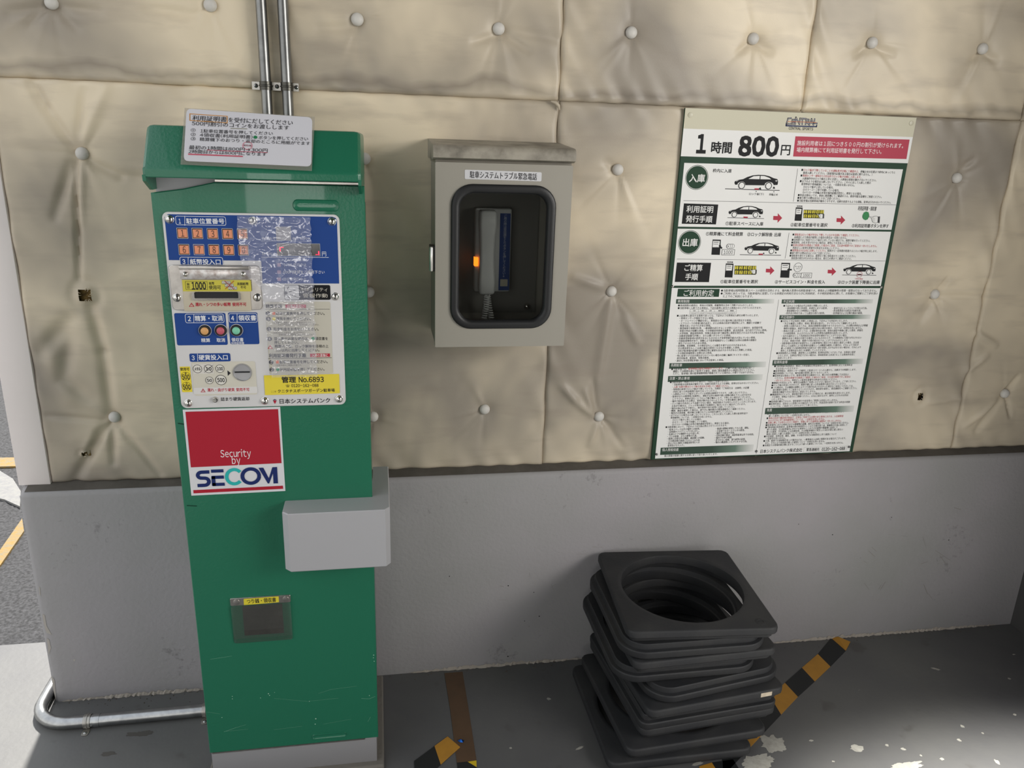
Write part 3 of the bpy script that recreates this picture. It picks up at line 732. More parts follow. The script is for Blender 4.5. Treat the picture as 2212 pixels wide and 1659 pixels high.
# settle / cancel / receipt keys
P.rect(m4(115, 118), m4(955, 612), NAVY, 1, 'navy_field', .003)
P.rect(m4(955, 108), m4(1448, 600), NAVY, 1, 'navy_field', .003)
pill(m4, (283, 130), (902, 268), '2', '精算・取消', 425, ((328, 203), (382, 203)), (440, 200), (878, 196), 12.5)
pill(m4, (965, 122), (1418, 262), '4', '領収書', 1098, ((1003, 195), (1055, 195)), (1118, 192), (1398, 190), 12.0)
for (x, y), hx in (((600, 388), 'd9a468'), ((847, 385), 'c05a68'), ((1090, 382), '7cc9a8')):
    c = P.px(m4(x, y)); r = abs(P.px(m4(x + 103, y)).x - c.x)
    ring = MB().lathe((c.x, YP, c.y), (0, -1, 0), [(r, 0), (r, .001), (r * .95, .0012)], 28).build('push_button', mat('pale_ring', 'c9c9cd', .4), panel_o, 50)
    MB().lathe((c.x, YP, c.y), (0, -1, 0), [(r * .92, .0), (r * .92, .0032), (r * .86, .0045), (r * .7, .0045)], 28).build('push_button_collar', M_BLACK, panel_o, 50)
    MB().lathe((c.x, YP, c.y), (0, -1, 0), [(r * .60, .003), (r * .60, .0062), (r * .55, .0072), (r * .3, .0078), (0, .008)], 24).build('push_button_cap', mat('cap_' + hx, hx, .35), panel_o, 50)
P.text('精算', m4(538, 540), m4(682, 540), 8.8, WHITE, .015, 2); P.text('取消', m4(778, 538), m4(915, 536), 8.8, WHITE, .015, 2)
P.text('領収書', m4(1010, 532), m4(1200, 530), 8.4, WHITE, .015, 2); P.text('利用証明書', m4(1008, 586), m4(1210, 584), 5.6, WHITE, .01, 2)
# coin slot
P.rect(m4(352, 748), m4(1000, 868), NAVY, 1, 'navy_field', .003); P.line(m4(480, 750), m4(486, 866), .0008, WHITE, 2)
P.text('3', m4(388, 812), m4(440, 812), 12.5, WHITE, .015, 2); P.text('硬貨投入口', m4(498, 808), m4(962, 804), 11.5, WHITE, .02, 2)
P.rect(m4(385, 880), m4(1415, 1385), BEI, 1, 'beige_field', .004); P.rect(m4(405, 912), m4(738, 1058), 'd7d3cc', 2, 'pale_label')
for (x, y), r, t, fs in (((482, 985), 71, 'メタル', 8), ((655, 983), 71, '10', 9), ((832, 982), 68, '100', 9), ((668, 1163), 62, '50', 8), ((848, 1158), 86, '500', 11)):
    P.disc(m4(x, y), r / 7.2136, 'dcd9d0', 3, 'coin_mark'); P.disc(m4(x, y), r / 7.2136, BLK, 4, 'coin_mark', 28, .09)
    P.text(t, m4(x - r * .68, y), m4(x + r * .68, y), fs, BLK, .03, 4)
P.line(m4(588, 928), m4(720, 1040), .0005, BLK, 5); P.line(m4(590, 1042), m4(722, 925), .0005, BLK, 5)
P.poly([m4(948, 1010), m4(1000, 1050), m4(955, 1095)], BLK, 2, 'arrow_mark')
c = P.px(m4(1182, 1040)); r = abs(P.px(m4(1182 + 150, 1040)).x - c.x)
MB().lathe((c.x, YP, c.y), (0, -1, 0), [(r, 0), (r, .001), (r * .93, .003), (r * .90, .003), (r * .85, .0016), (0, .0012)], 36).build('coin_slot_dish', mat('satin_aluminium', 'b9b9bb', .4, .8), panel_o, 40)
MB().box((c.x - r * .78, YP - .0028, c.y - .0004), (c.x + r * .78, YP - .0005, c.y + .0024), .0003).build('coin_slot_opening', mat('slot_black', '15171b', .5), panel_o)
P.rect(m4(415, 1280), m4(1418, 1362), 'd8d6d3', 2, 'pale_label', .003)
P.poly([m4(568, 1290), m4(532, 1350), m4(608, 1348)], RED, 3, 'warning_triangle'); P.poly([m4(568, 1306), m4(547, 1342), m4(592, 1341)], 'dcdad6', 4, 'warning_triangle'); P.text('!', m4(562, 1328), m4(575, 1328), 5.5, RED, .03, 5)
P.text('濡れ・曲がり硬貨 使用不可', m4(635, 1315), m4(1292, 1305), 7.6, RED, .02, 3)
P.rect(m4(205, 952), m4(402, 1345), YEL, 2, 'yellow_label'); P.text('使用可', m4(212, 990), m4(355, 988), 7.0, BLK, .02, 3)
for (x, y), t in (((300, 1102), '新'), ((314, 1258), '旧')):
    P.disc(m4(x, y), 10.4, BLK, 3, 'coin_mark', 28, .06); P.text('500', m4(x - 60, y + 10), m4(x + 60, y + 8), 13.5, BLK, .03, 3); P.text(t, m4(x - 17, y - 48), m4(x + 17, y - 48), 4.4, BLK, .01, 3)
c = P.px(m4(758, 1462)); MB().lathe((c.x, YP, c.y), (0, -1, 0), [(.0058, 0), (.0058, .003), (.0052, .0048), (.003, .005), (.0028, .0036), (0, .0036)], 18).build('coin_return_button', M_CHROME, panel_o, 40)
P.text('詰まり硬貨返却', m4(842, 1458), m4(1292, 1450), 8.2, '2e2e33', .01, 2)
# displays (the navy side), LED digits
YD = YP - .0012
a, b = P.px(m3(348, 300)), P.px(m3(595, 522)); MB().box((a.x, YD, b.y), (b.x, YP, a.y), .0004).build('display_window', mat('grey_display', '8f8f96', .25), panel_o)
P.frame(m3(344, 296), m3(599, 526), .0006, 'b9bcc4', 6, .0006)
a, b = P.px(m3(362, 570)), P.px(m3(1068, 772)); MB().box((a.x, YD, b.y), (b.x, YP, a.y), .0004).build('display_window', mat('black_display', '0d0d10', .15), panel_o)
P.frame(m3(358, 566), m3(1074, 778), .0006, 'b9bcc4', 6, .0008)
LED = mat('red_led', 'ff2038', .4, emit=5.0)
LD = Print(panel_o, (0, YD, 0), base=.0003)
for (x0, y0, x1, y1) in ((405, 632, 425, 700), (430, 632, 470, 640), (1035, 700, 1055, 760), (995, 748, 1030, 758)):
    LD.rect(m3(x0, y0), m3(x1, y1), LED, 1, 'led_segment')
P.text('車室番号', m3(110, 490), m3(345, 490), 5.5, 'c5cbe0', 0.0, 2); P.text('番を選択中', m3(610, 490), m3(910, 490), 5.5, 'c5cbe0', 0.0, 2)
P.line(m3(100, 532), m3(350, 532), .0005, 'c5cbe0', 2); P.line(m3(600, 530), m3(915, 540), .0005, 'c5cbe0', 2)
P.text('駐車料金', m3(120, 742), m3(355, 742), 7, 'c5cbe0', 0.0, 2); P.text('円', m3(1092, 740), m3(1172, 740), 11, WHITE, 0.0, 2)
P.line(m3(110, 795), m3(1208, 800), .0007, WHITE, 2)
P.text('ランプ点灯時ご注意', m3(370, 838), m3(820, 838), 6, 'c5cbe0', 0.0, 2)
for y, t, x1 in ((920, '千円札使用中止', 850), (1038, '100円硬貨をご使用下さい', 1145), (1155, '領収書発行中止', 845)):
    P.rect(m3(368, y - 28), m3(430, y + 28), 'a08aa8', 2, 'lamp_window', .0006); P.text(t, m3(460, y), m3(x1, y), 7.4, WHITE if y == 1038 else 'c5cbe0', 0.0, 2)
P.rect(m3(478, 1248), m3(1240, 1490), '17181a', 1, 'black_label', .003); P.rect(m3(486, 1254), m3(728, 1484), 'd2d2d4', 2, 'pale_label', .002)
P.hold('alarm_mark'); P.disc(m3(508, 1378), 3.8, '77777b', 3, 'alarm_mark', 16)
for p, q in (((520, 1330), (555, 1275)), ((560, 1362), (680, 1322)), ((570, 1400), (715, 1450)), ((530, 1420), (585, 1470))): P.line(m3(*p), m3(*q), .0012, '4c4c50', 3, 'alarm_mark')
P.release(); P.text('セキュリティ', m3(750, 1322), m3(1200, 1322), 9.0, 'cfcabd', 0.0, 2); P.text('警報作動', m3(780, 1420), m3(1195, 1420), 9.0, 'cfcabd', 0.0, 2)
# instructions
P.rect(m5(150, 78), m5(1125, 1105), 'c3bfb1', 1, 'beige_field', .003)
P.text('精算手順', m5(160, 143), m5(395, 143), 8.6, BLK, .02, 2); P.line(m5(150, 186), m5(1075, 184), .0007, '4a4a48', 2)
P.rect(m5(440, 118), m5(738, 166), 'b84b5c', 2, 'red_label'); P.text('出庫の直前に', m5(468, 142), m5(710, 142), 6.2, 'ece6e2', .01, 3)
def numbered(y, n, x=192): P.disc(m5(x, y), 5.0, '55555a', 2, 'number_disc', 20); P.text(n, m5(x - 15, y), m5(x + 15, y), 7.5, 'd5d1c6', .01, 3)
numbered(245, '1'); P.rect(m5(255, 225), m5(298, 265), 'e07a55', 2, 'key_mark'); P.text('駐車位置番号を押してください。', m5(305, 245), m5(1035, 245), 7.2, BLK, .01, 2)
numbered(322, '2', 198); P.disc(m5(278, 322), 3.8, 'e6d65a', 2, 'key_mark', 18); P.text('精算を押してください。', m5(310, 322), m5(838, 322), 7.2, BLK, .01, 2)
P.text('(注意)番号を間違えた場合の返金はいたしません。', m5(258, 378), m5(872, 376), 4.0, '6b675f', 0, 2); P.text('訂正は●取消を押してからやり直してください。', m5(335, 408), m5(945, 406), 4.0, '6b675f', 0, 2)
numbered(468, '3', 208); P.text('駐車料金をお支払いください。', m5(270, 470), m5(950, 470), 7.4, BLK, .01, 2)
P.text('(注意)投入した料金は返金されません。', m5(265, 522), m5(745, 520), 4.0, '6b675f', 0, 2); P.text('金額超過は紙幣識別後ご利用不可となります。', m5(345, 550), m5(875, 550), 4.0, '6b675f', 0, 2)
numbered(610, '4', 216); P.text('領収書が必要な場合は、', m5(278, 608), m5(812, 608), 7.2, BLK, .01, 2); P.disc(m5(838, 605), 3.8, '2b8a5c', 2, 'key_mark', 18); P.text('領収書を', m5(868, 605), m5(1055, 605), 7.2, BLK, .01, 2)
P.text('押してください。', m5(282, 662), m5(660, 662), 7.2, BLK, .01, 2)
P.poly([m5(222, 695), m5(188, 752), m5(262, 750)], RED, 2, 'warning_triangle'); P.poly([m5(223, 712), m5(204, 744), m5(245, 743)], 'd8d4c8', 3, 'warning_triangle'); P.text('!', m5(218, 730), m5(228, 730), 5.0, RED, .03, 4)
P.text('精算完了後、ロック解除を目視の上', m5(288, 716), m5(1062, 714), 7.0, BLK, .01, 2); P.text('3分以内に出庫してください。', m5(300, 772), m5(960, 770), 7.0, BLK, .01, 2)
P.text('利用証明書発行手順', m5(205, 850), m5(738, 846), 8.6, BLK, .025, 2); P.line(m5(195, 892), m5(1105, 880), .0008, '3a3a38', 2)
P.rect(m5(795, 822), m5(1082, 866), RED, 2, 'red_label'); P.text('入庫の直後に', m5(820, 844), m5(1055, 843), 6.2, 'ece6e2', .01, 3)
numbered(945, '1', 238); P.rect(m5(305, 920), m5(348, 962), 'e07a55', 2, 'key_mark'); P.text('駐車位置番号を押してください。', m5(358, 942), m5(1078, 935), 7.2, BLK, .01, 2)
P.text('(注意)料金のご精算は不要です。', m5(305, 988), m5(695, 986), 4.0, '6b675f', 0, 2)
numbered(1052, '2', 245); P.disc(m5(333, 1050), 3.8, '2b8a5c', 2, 'key_mark', 18); P.text('利用証明書を押してください。', m5(365, 1050), m5(1032, 1042), 7.2, BLK, .01, 2)
# yellow number plate, operator name
P.poly([m5(133, 1132), m5(1212, 1112), m5(1222, 1388), m5(150, 1415)], 'e2cf45', 3, 'yellow_label')
P.text('管理', m5(385, 1195), m5(595, 1192), 13.5, BLK, .03, 4); P.text('No.6893', m5(630, 1192), m5(995, 1188), 14.5, BLK, .02, 4)
P.text('☎', m5(445, 1280), m5(492, 1279), 5.5, BLK, 0, 4); P.text('0120-162-088', m5(525, 1278), m5(918, 1274), 8.0, BLK, .015, 4)
P.text('ここは', m5(235, 1364), m5(312, 1362), 4.0, BLK, 0, 4); P.text('クニタチスポーツガーデン駐車場', m5(328, 1358), m5(1150, 1342), 7.4, BLK, .015, 4)
P.text('日本システムバンク', m5(345, 1505), m5(1092, 1490), 11.0, '26262c', .01, 2)
P.poly([m5(262, 1490), m5(290, 1470), m5(318, 1490), m5(312, 1496), m5(290, 1480), m5(270, 1497)], '20305e', 2, 'company_mark'); P.poly([m5(268, 1500), m5(290, 1488), m5(314, 1500), m5(292, 1542)], 'b02038', 2, 'company_mark')
# crumpled clear film stuck over the display, with a torn right edge
def film():
    xl, xr, zt_, zb2 = P.px((513, 480)).x, P.px((675, 560)).x, P.px((600, 467)).y, P.px((600, 812)).y
    nx, nz = 70, 140; vs = []
    for j in range(nz):
        tz = j / (nz - 1); z = zt_ + (zb2 - zt_) * tz
        xR = xr + .004 * noise.noise(Vector((z * 60, 3, 0))) + .003 * noise.noise(Vector((z * 170, 5, 0)))
        xL = xl + .012 * tz * 1.2 + .006 * noise.noise(Vector((z * 40, 9, 0))) + (.030 if tz > .32 else 0.0) * min(1, (tz - .32) * 8 if tz > .32 else 0)
        for i in range(nx):
            x = xL + (xR - xL) * i / (nx - 1)
            y = YP - .0092 - .0012 * (1 - 2 * abs(noise.noise(Vector((x * 40, z * 95, 1))))) - .0007 * abs(noise.noise(Vector((x * 110, z * 240, 4)))) - .0003 * noise.noise(Vector((x * 300, z * 420, 7)))
            vs.append((x, y, z))
    fs = [(j * nx + i, j * nx + i + 1, (j + 1) * nx + i + 1, (j + 1) * nx + i) for j in range(nz - 1) for i in range(nx - 1)]
    m = bpy.data.materials.new('clear_film'); m.use_nodes = True; nt = m.node_tree; nt.nodes.clear()
    out = nd(nt, 'ShaderNodeOutputMaterial'); tr = nd(nt, 'ShaderNodeBsdfTransparent'); gl = nd(nt, 'ShaderNodeBsdfGlossy', Roughness=.12)
    df = nd(nt, 'ShaderNodeBsdfDiffuse'); df.inputs[0].default_value = (.70, .72, .86, 1)  # lavender diffuse haze, the film's glare put into its colour
    m1_ = nd(nt, 'ShaderNodeMixShader'); m1_.inputs[0].default_value = .20; m2_ = nd(nt, 'ShaderNodeMixShader')
    fr = nd(nt, 'ShaderNodeFresnel', IOR=1.7)
    nt.links.new(tr.outputs[0], m1_.inputs[1]); nt.links.new(df.outputs[0], m1_.inputs[2])
    nt.links.new(fr.outputs[0], m2_.inputs[0]); nt.links.new(m1_.outputs[0], m2_.inputs[1]); nt.links.new(gl.outputs[0], m2_.inputs[2]); nt.links.new(m2_.outputs[0], out.inputs[0])
    me = bpy.data.meshes.new('clear_film'); me.from_pydata(vs, [], fs); me.update()
    link('clear_film', me, m, panel_o, 80)
film()

# ---- security sticker
YS = YM - .0006
q = [at(*m6(*p), YS) for p in ((102, 104), (975, 78), (1022, 832), (180, 874))]
stick = MB().loft([[(p.x, YS, p.z) for p in q], [(p.x, YM, p.z) for p in q]], (True, True)).build('security_sticker', mat('white_sticker', 'd9d9dc', .4), machine)
stick['label'] = 'red and white security sticker'
S = Print(stick, (0, YS, 0), base=.0002)
S.poly([m6(127, 122), m6(957, 98), m6(988, 582), m6(176, 620)], 'ab2233', 1, 'red_field'); S.poly([m6(197, 824), m6(1000, 784), m6(1003, 812), m6(200, 853)], 'ab2233', 1, 'red_field')
S.text('Security', m6(437, 496), m6(716, 490), 20, 'ece8ea', 0, 2); S.text('by', m6(540, 556), m6(622, 553), 20, 'ece8ea', 0, 2)
def bend(cr, pts, w, col, layer=2):
    """a stroke of constant width along pixel points"""
    Q = [S.px(cr(*p)) for p in pts]; lo, hi = [], []
    for i, p in enumerate(Q):
        t = (Q[min(i + 1, len(Q) - 1)] - Q[max(i - 1, 0)]).normalized(); n = Vector((-t.y, t.x)) * w / 2
        lo.append(p - n); hi.append(p + n)
    k = len(lo); S.raw(lo + hi, [(i, i + 1, k + i + 1, k + i) for i in range(k - 1)], col, layer, 'logo_letter')
def arc(cx, cy, rx, ry, a0, a1, n=18): return [(cx + rx * math.cos(math.radians(a0 + (a1 - a0) * k / n)), cy - ry * math.sin(math.radians(a0 + (a1 - a0) * k / n))) for k in range(n + 1)]
NV = '1d2c63'; w = .0072
bend(m6, [(342, 660)] + arc(272, 690, 34, 27, 90, 250, 10) + arc(300, 748, 38, 32, 80, -90, 10) + [(236, 783)], w, NV)
S.hold('logo_letter')
for yy, x0, x1 in ((654, 357, 468), (710, 362, 472), (774, 370, 480)): bend(m6, [(x0, yy), (x1, yy - 4)], .0068, NV)
bend(m6, [(376, 700), (383, 785)], .0072, NV); S.release()
bend(m6, arc(565, 703, 68, 64, 40, 322, 26), .0068, '2fb0ad')
bend(m6, arc(713, 697, 75, 64, 0, 360, 36), .0072, NV, 3)
S.poly([m6(782, 624), m6(825, 622), m6(875, 718), m6(906, 618), m6(948, 616), m6(957, 762), m6(917, 764), m6(912, 672), m6(878, 764), m6(866, 764)], NV, 2, 'logo_letter')

# ---- grey receipt bin fixed to the front, lower right
YTR = YM - .062
t0 = at(*m6(1040, 1052), YTR); t1 = at(*m6(1918, 990), YTR); t2 = at(*m6(1925, 1512), YTR); t3 = at(*m6(1070, 1562), YTR)
tz1, tz0 = (t0.z + t1.z) / 2, (t2.z + t3.z) / 2
xl0 = at(*m6(993, 1025), YTR + .012).x; xr0 = at(*m6(1958, 968), YTR + .012).x; xf0, xf1 = t0.x, t1.x
def tray_loop(z, k): 
    return [(xf0 + k, YTR + k, z), (xf1 - k, YTR + k, z), (xr0 - k, YTR + .012 + k * .5, z), (xr0 - k, -.20, z), (XB + .0006, -.20, z), (XB + .0006, YM - .0006, z), (xl0 + k, YM - .0006, z), (xl0 + k, YTR + .012 + k * .5, z)]
MB().loft([tray_loop(tz0, .0016), tray_loop(tz0 + .002, 0), tray_loop(tz1 - .002, 0), tray_loop(tz1, .0016)], (True, True)).build('receipt_bin', mat('silver_grey_paint', 'b6b6b9', .42, .2, bump=.04, bscale=500), machine, 25)

# ---- change and receipt outlet with clear flap
q0 = at(*m7(392, 208), YM); q1 = at(*m7(905, 170), YM); q2 = at(*m7(905, 245), YM); q3 = at(*m7(412, 592), YM); q4 = at(*m7(918, 552), YM)
zt1 = (q0.z + q1.z) / 2; zm1 = zt1 - .0175; zb1 = (q3.z + q4.z) / 2; xo0, xo1 = (q0.x + q3.x) / 2, (q1.x + q4.x) / 2
outlet = MB().prism(rrect(xo0, zm1, xo1, zt1, .002), YM - .003, YM - .0001, .0006).build('outlet_hinge_plate', M_BRUSHED, machine, 40)
O_ = Print(outlet, (0, YM - .003, 0), base=.0002)
O_.poly([m7(500, 212), m7(800, 190), m7(802, 240), m7(503, 266)], 'd8ca3c', 1, 'yellow_label'); O_.text('つり銭・領収書', m7(525, 234), m7(778, 218), 9.8, BLK, .015, 2)
for p in ((438, 240), (860, 214)):
    c = O_.px(m7(*p)); MB().lathe((c.x, YM - .003, c.y), (0, -1, 0), [(.0066, 0), (.0062, .0012), (.004, .0016), (0, .0016)], 18).build('hinge_rivet', M_BRUSHED, outlet, 40)
a, b = at(*m7(488, 275), YM), at(*m7(845, 495), YM)
MB().box((a.x, YM - .0006, b.z - .002), (b.x, YM + .001, a.z), 0).build('outlet_opening', mat('dark_recess', '3a3733', .6, mottle=.6, mscale=25, mhex='5a5650'), machine)
gm = bpy.data.materials.new('clear_acrylic'); gm.use_nodes = True; nt = gm.node_tree; nt.nodes.clear()
out = nd(nt, 'ShaderNodeOutputMaterial'); tr = nd(nt, 'ShaderNodeBsdfTransparent'); tr.inputs[0].default_value = (.95, .96, .95, 1); gl = nd(nt, 'ShaderNodeBsdfGlossy', Roughness=.08); fr = nd(nt, 'ShaderNodeFresnel', IOR=1.35)
df = nd(nt, 'ShaderNodeBsdfDiffuse'); df.inputs[0].default_value = (.5, .5, .47, 1); mh = nd(nt, 'ShaderNodeMixShader'); mh.inputs[0].default_value = .05
ms = nd(nt, 'ShaderNodeMixShader'); L_ = nt.links.new; L_(tr.outputs[0], mh.inputs[1]); L_(df.outputs[0], mh.inputs[2]); L_(fr.outputs[0], ms.inputs[0]); L_(mh.outputs[0], ms.inputs[1]); L_(gl.outputs[0], ms.inputs[2]); L_(ms.outputs[0], out.inputs[0])
MB().loft([[(p[0], YM - .0045 + (zm1 - p[1]) * .03, p[1]) for p in rrect(xo0 + .0005, zb1, xo1 - .0005, zm1 + .001, .006, 6)], [(p[0], YM - .0025 + (zm1 - p[1]) * .03, p[1]) for p in rrect(xo0 + .0005, zb1, xo1 - .0005, zm1 + .001, .006, 6)]], (True, True)).build('clear_flap', gm, machine, 30)

# ================================================================== laminated notice leaning on the hood's slope
sl_n = Vector((0, -(zt - zlt), -(YT - YH) * -1)).normalized()
Wd = Vector((0, YT - YH, zt - zlt)).normalized(); Nn = Vector((1, 0, 0)).cross(Wd).normalized()
O0 = Vector((0, YH, zlt)) + Nn * .0035
card = empty('notice_card', (-.21, YH, zlt), 'laminated white discount notice taped to the sloping hood of the green machine', 'notice')
CP = Print(card, O0, (1, 0, 0), Wd, base=0)
def card_poly(pts, th, name, m):
    q = [CP.px(m1(*p)) for p in pts]
    f = lambda d: [O0 + Vector((1, 0, 0)) * p.x + Wd * p.y + Nn * d for p in q]
    MB().loft([f(th), f(0)], (True, True)).build(name, m, card)
lam = bpy.data.materials.new('laminate_edge'); lam.use_nodes = True; nt = lam.node_tree; b_ = nt.nodes['Principled BSDF']; b_.inputs['Base Color'].default_value = lin('a9a59b'); b_.inputs['Alpha'].default_value = .3; b_.inputs['Roughness'].default_value = .15
card_poly([(488, 55), (1640, 135), (1612, 612), (450, 555)], .0004, 'laminate_film', lam)
def rquad(c, r=24, n=5):
    out = []
    for i in range(4):
        p = Vector(c[i]); a = (Vector(c[i - 1]) - p).normalized() * r; b = (Vector(c[(i + 1) % 4]) - p).normalized() * r
        for k in range(n + 1):
            t = k / n; out.append(tuple((p + a) * (1 - t) ** 2 + p * 2 * t * (1 - t) + (p + b) * t ** 2))
    return out
card_poly(rquad([(505, 62), (1617, 140), (1608, 574), (478, 524)], 45), .0007, 'paper', mat('white_paper', 'd6d6dc', .35))
C1 = Print(card, O0 + Nn * .0007, (1, 0, 0), Wd, base=.00015)
K_ = '2b2b30'
C1.text('利用証明書', m1(555, 143), m1(862, 158), 11.4, K_, .006, 2); C1.text('を受付にだしてください', m1(870, 160), m1(1448, 188), 11.2, K_, .004, 2)
C1.poly([m1(530, 104), m1(866, 126), m1(866, 132), m1(530, 110)], 'c78a3c', 1, 'marker_line'); C1.poly([m1(530, 168), m1(866, 190), m1(866, 184), m1(530, 162)], 'c78a3c', 1, 'marker_line')
C1.poly([m1(530, 104), m1(537, 104), m1(537, 168), m1(530, 168)], 'c78a3c', 1, 'marker_line'); C1.poly([m1(860, 126), m1(867, 126), m1(867, 190), m1(860, 190)], 'c78a3c', 1, 'marker_line')
C1.text('500円割引のコインをお渡しします', m1(550, 190), m1(1415, 232), 10.2, K_, .004, 2); C1.line(m1(893, 236), m1(1040, 240), .0016, '8f8f80', 1, 'marker_line')
for i, (t, x0, y0, x1, y1) in enumerate((('1駐車位置番号を押してください', 625, 258, 1270, 282), ('4領収書(利用証明書)', 620, 294, 1090, 314), ('精算機下のおつり・返却のところに用紙がでます', 620, 332, 1600, 370))):
    C1.text(t, m1(x0, y0), m1(x1, y1), 8.2, K_, .003, 2); C1.text('①②③'[i], m1(538, 250 + 38 * i), m1(588, 252 + 38 * i), 8.4, K_, .003, 2)
C1.disc(m1(1113, 315), 4.4, '2a7d4f', 2, 'green_dot', 18); C1.text('ボタンを押してください', m1(1140, 318), m1(1582, 330), 8.2, K_, .003, 2)
C1.text('最初の1時間は800円→300円', m1(525, 403), m1(1225, 432), 9.0, K_, .004, 2); C1.text('2時間目からは800円になります', m1(520, 440), m1(1215, 466), 8.4, K_, .004, 2)
C1.line(m1(685, 428), m1(1222, 450), .0012, 'c0586a', 1, 'marker_line'); C1.line(m1(518, 464), m1(1002, 484), .0026, 'c45a6c', 1, 'marker_line')
C1.disc(m1(1043, 388), 11, 'd08a98', 1, 'marker_line', 24, .16); C1.text('割引後', m1(1008, 386), m1(1080, 390), 4.0, '8a3a4a', .01, 2)

# ================================================================== telephone cabinet
kb = crop(880, 290, 3.455); k2 = crop(990, 420, 5.5286)
M_BOX = mat('warm_grey_enamel', '9b978d', .42, bump=.04, bscale=350, mottle=.12, mscale=5, mhex='8d877b')
YK = -.165
f00 = at(*kb(203, 208), YK); f10 = at(*kb(1238, 232), YK); f11 = at(*kb(1168, 1580), YK); f01 = at(*kb(212, 1588), YK)
kx0, kx1 = (f00.x + f01.x) / 2, (f10.x + f11.x) / 2; kz1, kz0 = (f00.z + f10.z) / 2, (f01.z + f11.z) / 2
cab = empty('telephone_cabinet', ((kx0 + kx1) / 2, 0, kz0), 'grey steel emergency telephone cabinet with a rounded window on the padded wall', 'cabinet')
YB0 = -.003
shell = MB(); t = .0018
shell.box((kx0 + .002, YB0, kz0 + .002), (kx1 - .002, YB0 - t, kz1)); shell.box((kx0 + .002, YK + .017, kz0 + .002), (kx0 + .002 + t, YB0, kz1)); shell.box((kx1 - .002 - t, YK + .017, kz0 + .002), (kx1 - .002, YB0, kz1))
shell.box((kx0 + .002, YK + .017, kz0 + .002), (kx1 - .002, YB0, kz0 + .002 + t)); shell.box((kx0 + .002, YK + .017, kz1 - t), (kx1 - .002, YB0, kz1))
shell.build('housing', M_BOX, cab)
# roof with its overhang and rounded drip edge
r0 = at(*kb(193, 90), YK - .012); r1 = at(*kb(1265, 100), YK - .012); rb = (at(*kb(200, 178), YK - .012).z + at(*kb(1262, 198), YK - .012).z) / 2; rt = (r0.z + r1.z) / 2
yr = YK - .012
prof = [(yr, rb), (yr, rt - .012), (yr + .003, rt - .005), (yr + .009, rt - .0005), (yr + .02, rt + .001), (YB0, rt + .012), (YB0, rb - .004), (yr + .016, rb - .004), (yr + .004, rb)]
MB().xprism(prof, r0.x, r1.x).build('roof', mat('sooty_enamel', 'a29c8f', .5, mottle=.85, mscale=16, mhex='5a554c'), cab, 35)
MB().box((kx0 + .001, YK + .012, kz1 - .002), (kx1 - .001, YB0, rb + .002)).build('gutter_strip', mat('roof_gap_enamel', '8a857a', .5), cab)  # slightly darker enamel strip between housing and roof
# door with a rounded window
ga, gb = at(*kb(355, 375), YK), at(*kb(1090, 1450), YK)
g0 = at(*kb(322, 900), YK).x; g1 = at(*kb(1092, 900), YK).x; gz1 = (at(*kb(650, 374), YK).z + at(*kb(800, 377), YK).z) / 2; gz0 = (at(*kb(600, 1450), YK).z + at(*kb(850, 1447), YK).z) / 2
inn = rrect(g0 + .006, gz0 + .006, g1 - .006, gz1 - .006, .038, 8); outr = rrect(kx0, kz0, kx1, kz1, .0025, 8)
door = MB(); plate_hole(door, outr, inn, YK, YK + .016); door = door.build('door', M_BOX, cab, 30)
gl_ = lambda d, y: [(p[0], y, p[1]) for p in rrect(g0 + d, gz0 + d, g1 - d, gz1 - d, max(.046 - d * .8, .01), 8)]
MB().loft([gl_(.0, YK - .0002), gl_(.0005, YK - .004), gl_(.003, YK - .006), gl_(.012, YK - .006), gl_(.0175, YK - .004), gl_(.019, YK + .001), gl_(.019, YK + .01), gl_(.0, YK + .004)], close=True).build('window_gasket', M_BLACK, door, 60)
glass = bpy.data.materials.new('tinted_glass'); glass.use_nodes = True; nt = glass.node_tree; nt.nodes.clear()
out = nd(nt, 'ShaderNodeOutputMaterial'); tr = nd(nt, 'ShaderNodeBsdfTransparent'); tr.inputs[0].default_value = (.84, .85, .84, 1); g2 = nd(nt, 'ShaderNodeBsdfGlossy', Roughness=.05); fr = nd(nt, 'ShaderNodeFresnel', IOR=1.45); ms = nd(nt, 'ShaderNodeMixShader')
nt.links.new(fr.outputs[0], ms.inputs[0]); nt.links.new(tr.outputs[0], ms.inputs[1]); nt.links.new(g2.outputs[0], ms.inputs[2]); nt.links.new(ms.outputs[0], out.inputs[0])
MB().loft([gl_(.018, YK + .002), gl_(.018, YK + .005)], (True, True)).build('window_pane', glass, door)
# name label on the door
q = [at(*kb(*p), YK - .0006) for p in rquad([(428, 264), (1003, 284), (1000, 352), (428, 334)], 10, 3)]
lb = MB().loft([[(p.x, YK - .0007, p.z) for p in q], [(p.x, YK, p.z) for p in q]], (True, True)).build('door_label', mat('white_label', 'cfcfd2', .4), door)
Lp = Print(door, (0, YK - .0007, 0), base=.0002)
Lp.text('駐車システムトラブル緊急電話', kb(466, 300), kb(968, 318), 15.5, '1f1f22', .004, 2)
# latch on the left edge
h0 = at(*kb(150, 825), YK + .02); h1 = at(*kb(178, 1015), YK + .02)
MB().box((h0.x + .004, YK + .004, h1.z), (kx0 + .004, YK + .034, h0.z), .0015).build('latch_body', mat('dark_latch', '3a3a3a', .4, .8), cab)
MB().lathe((h0.x + .0065, YK - .001, h1.z + .0015), (0, 0, 1), [(.0034, 0), (.0044, .002), (.0044, (h0.z - h1.z) - .006), (.003, h0.z - h1.z - .003)], 14).build('latch_bar', mat('bright_zinc', 'dcdad4', .3, .85), cab, 40)
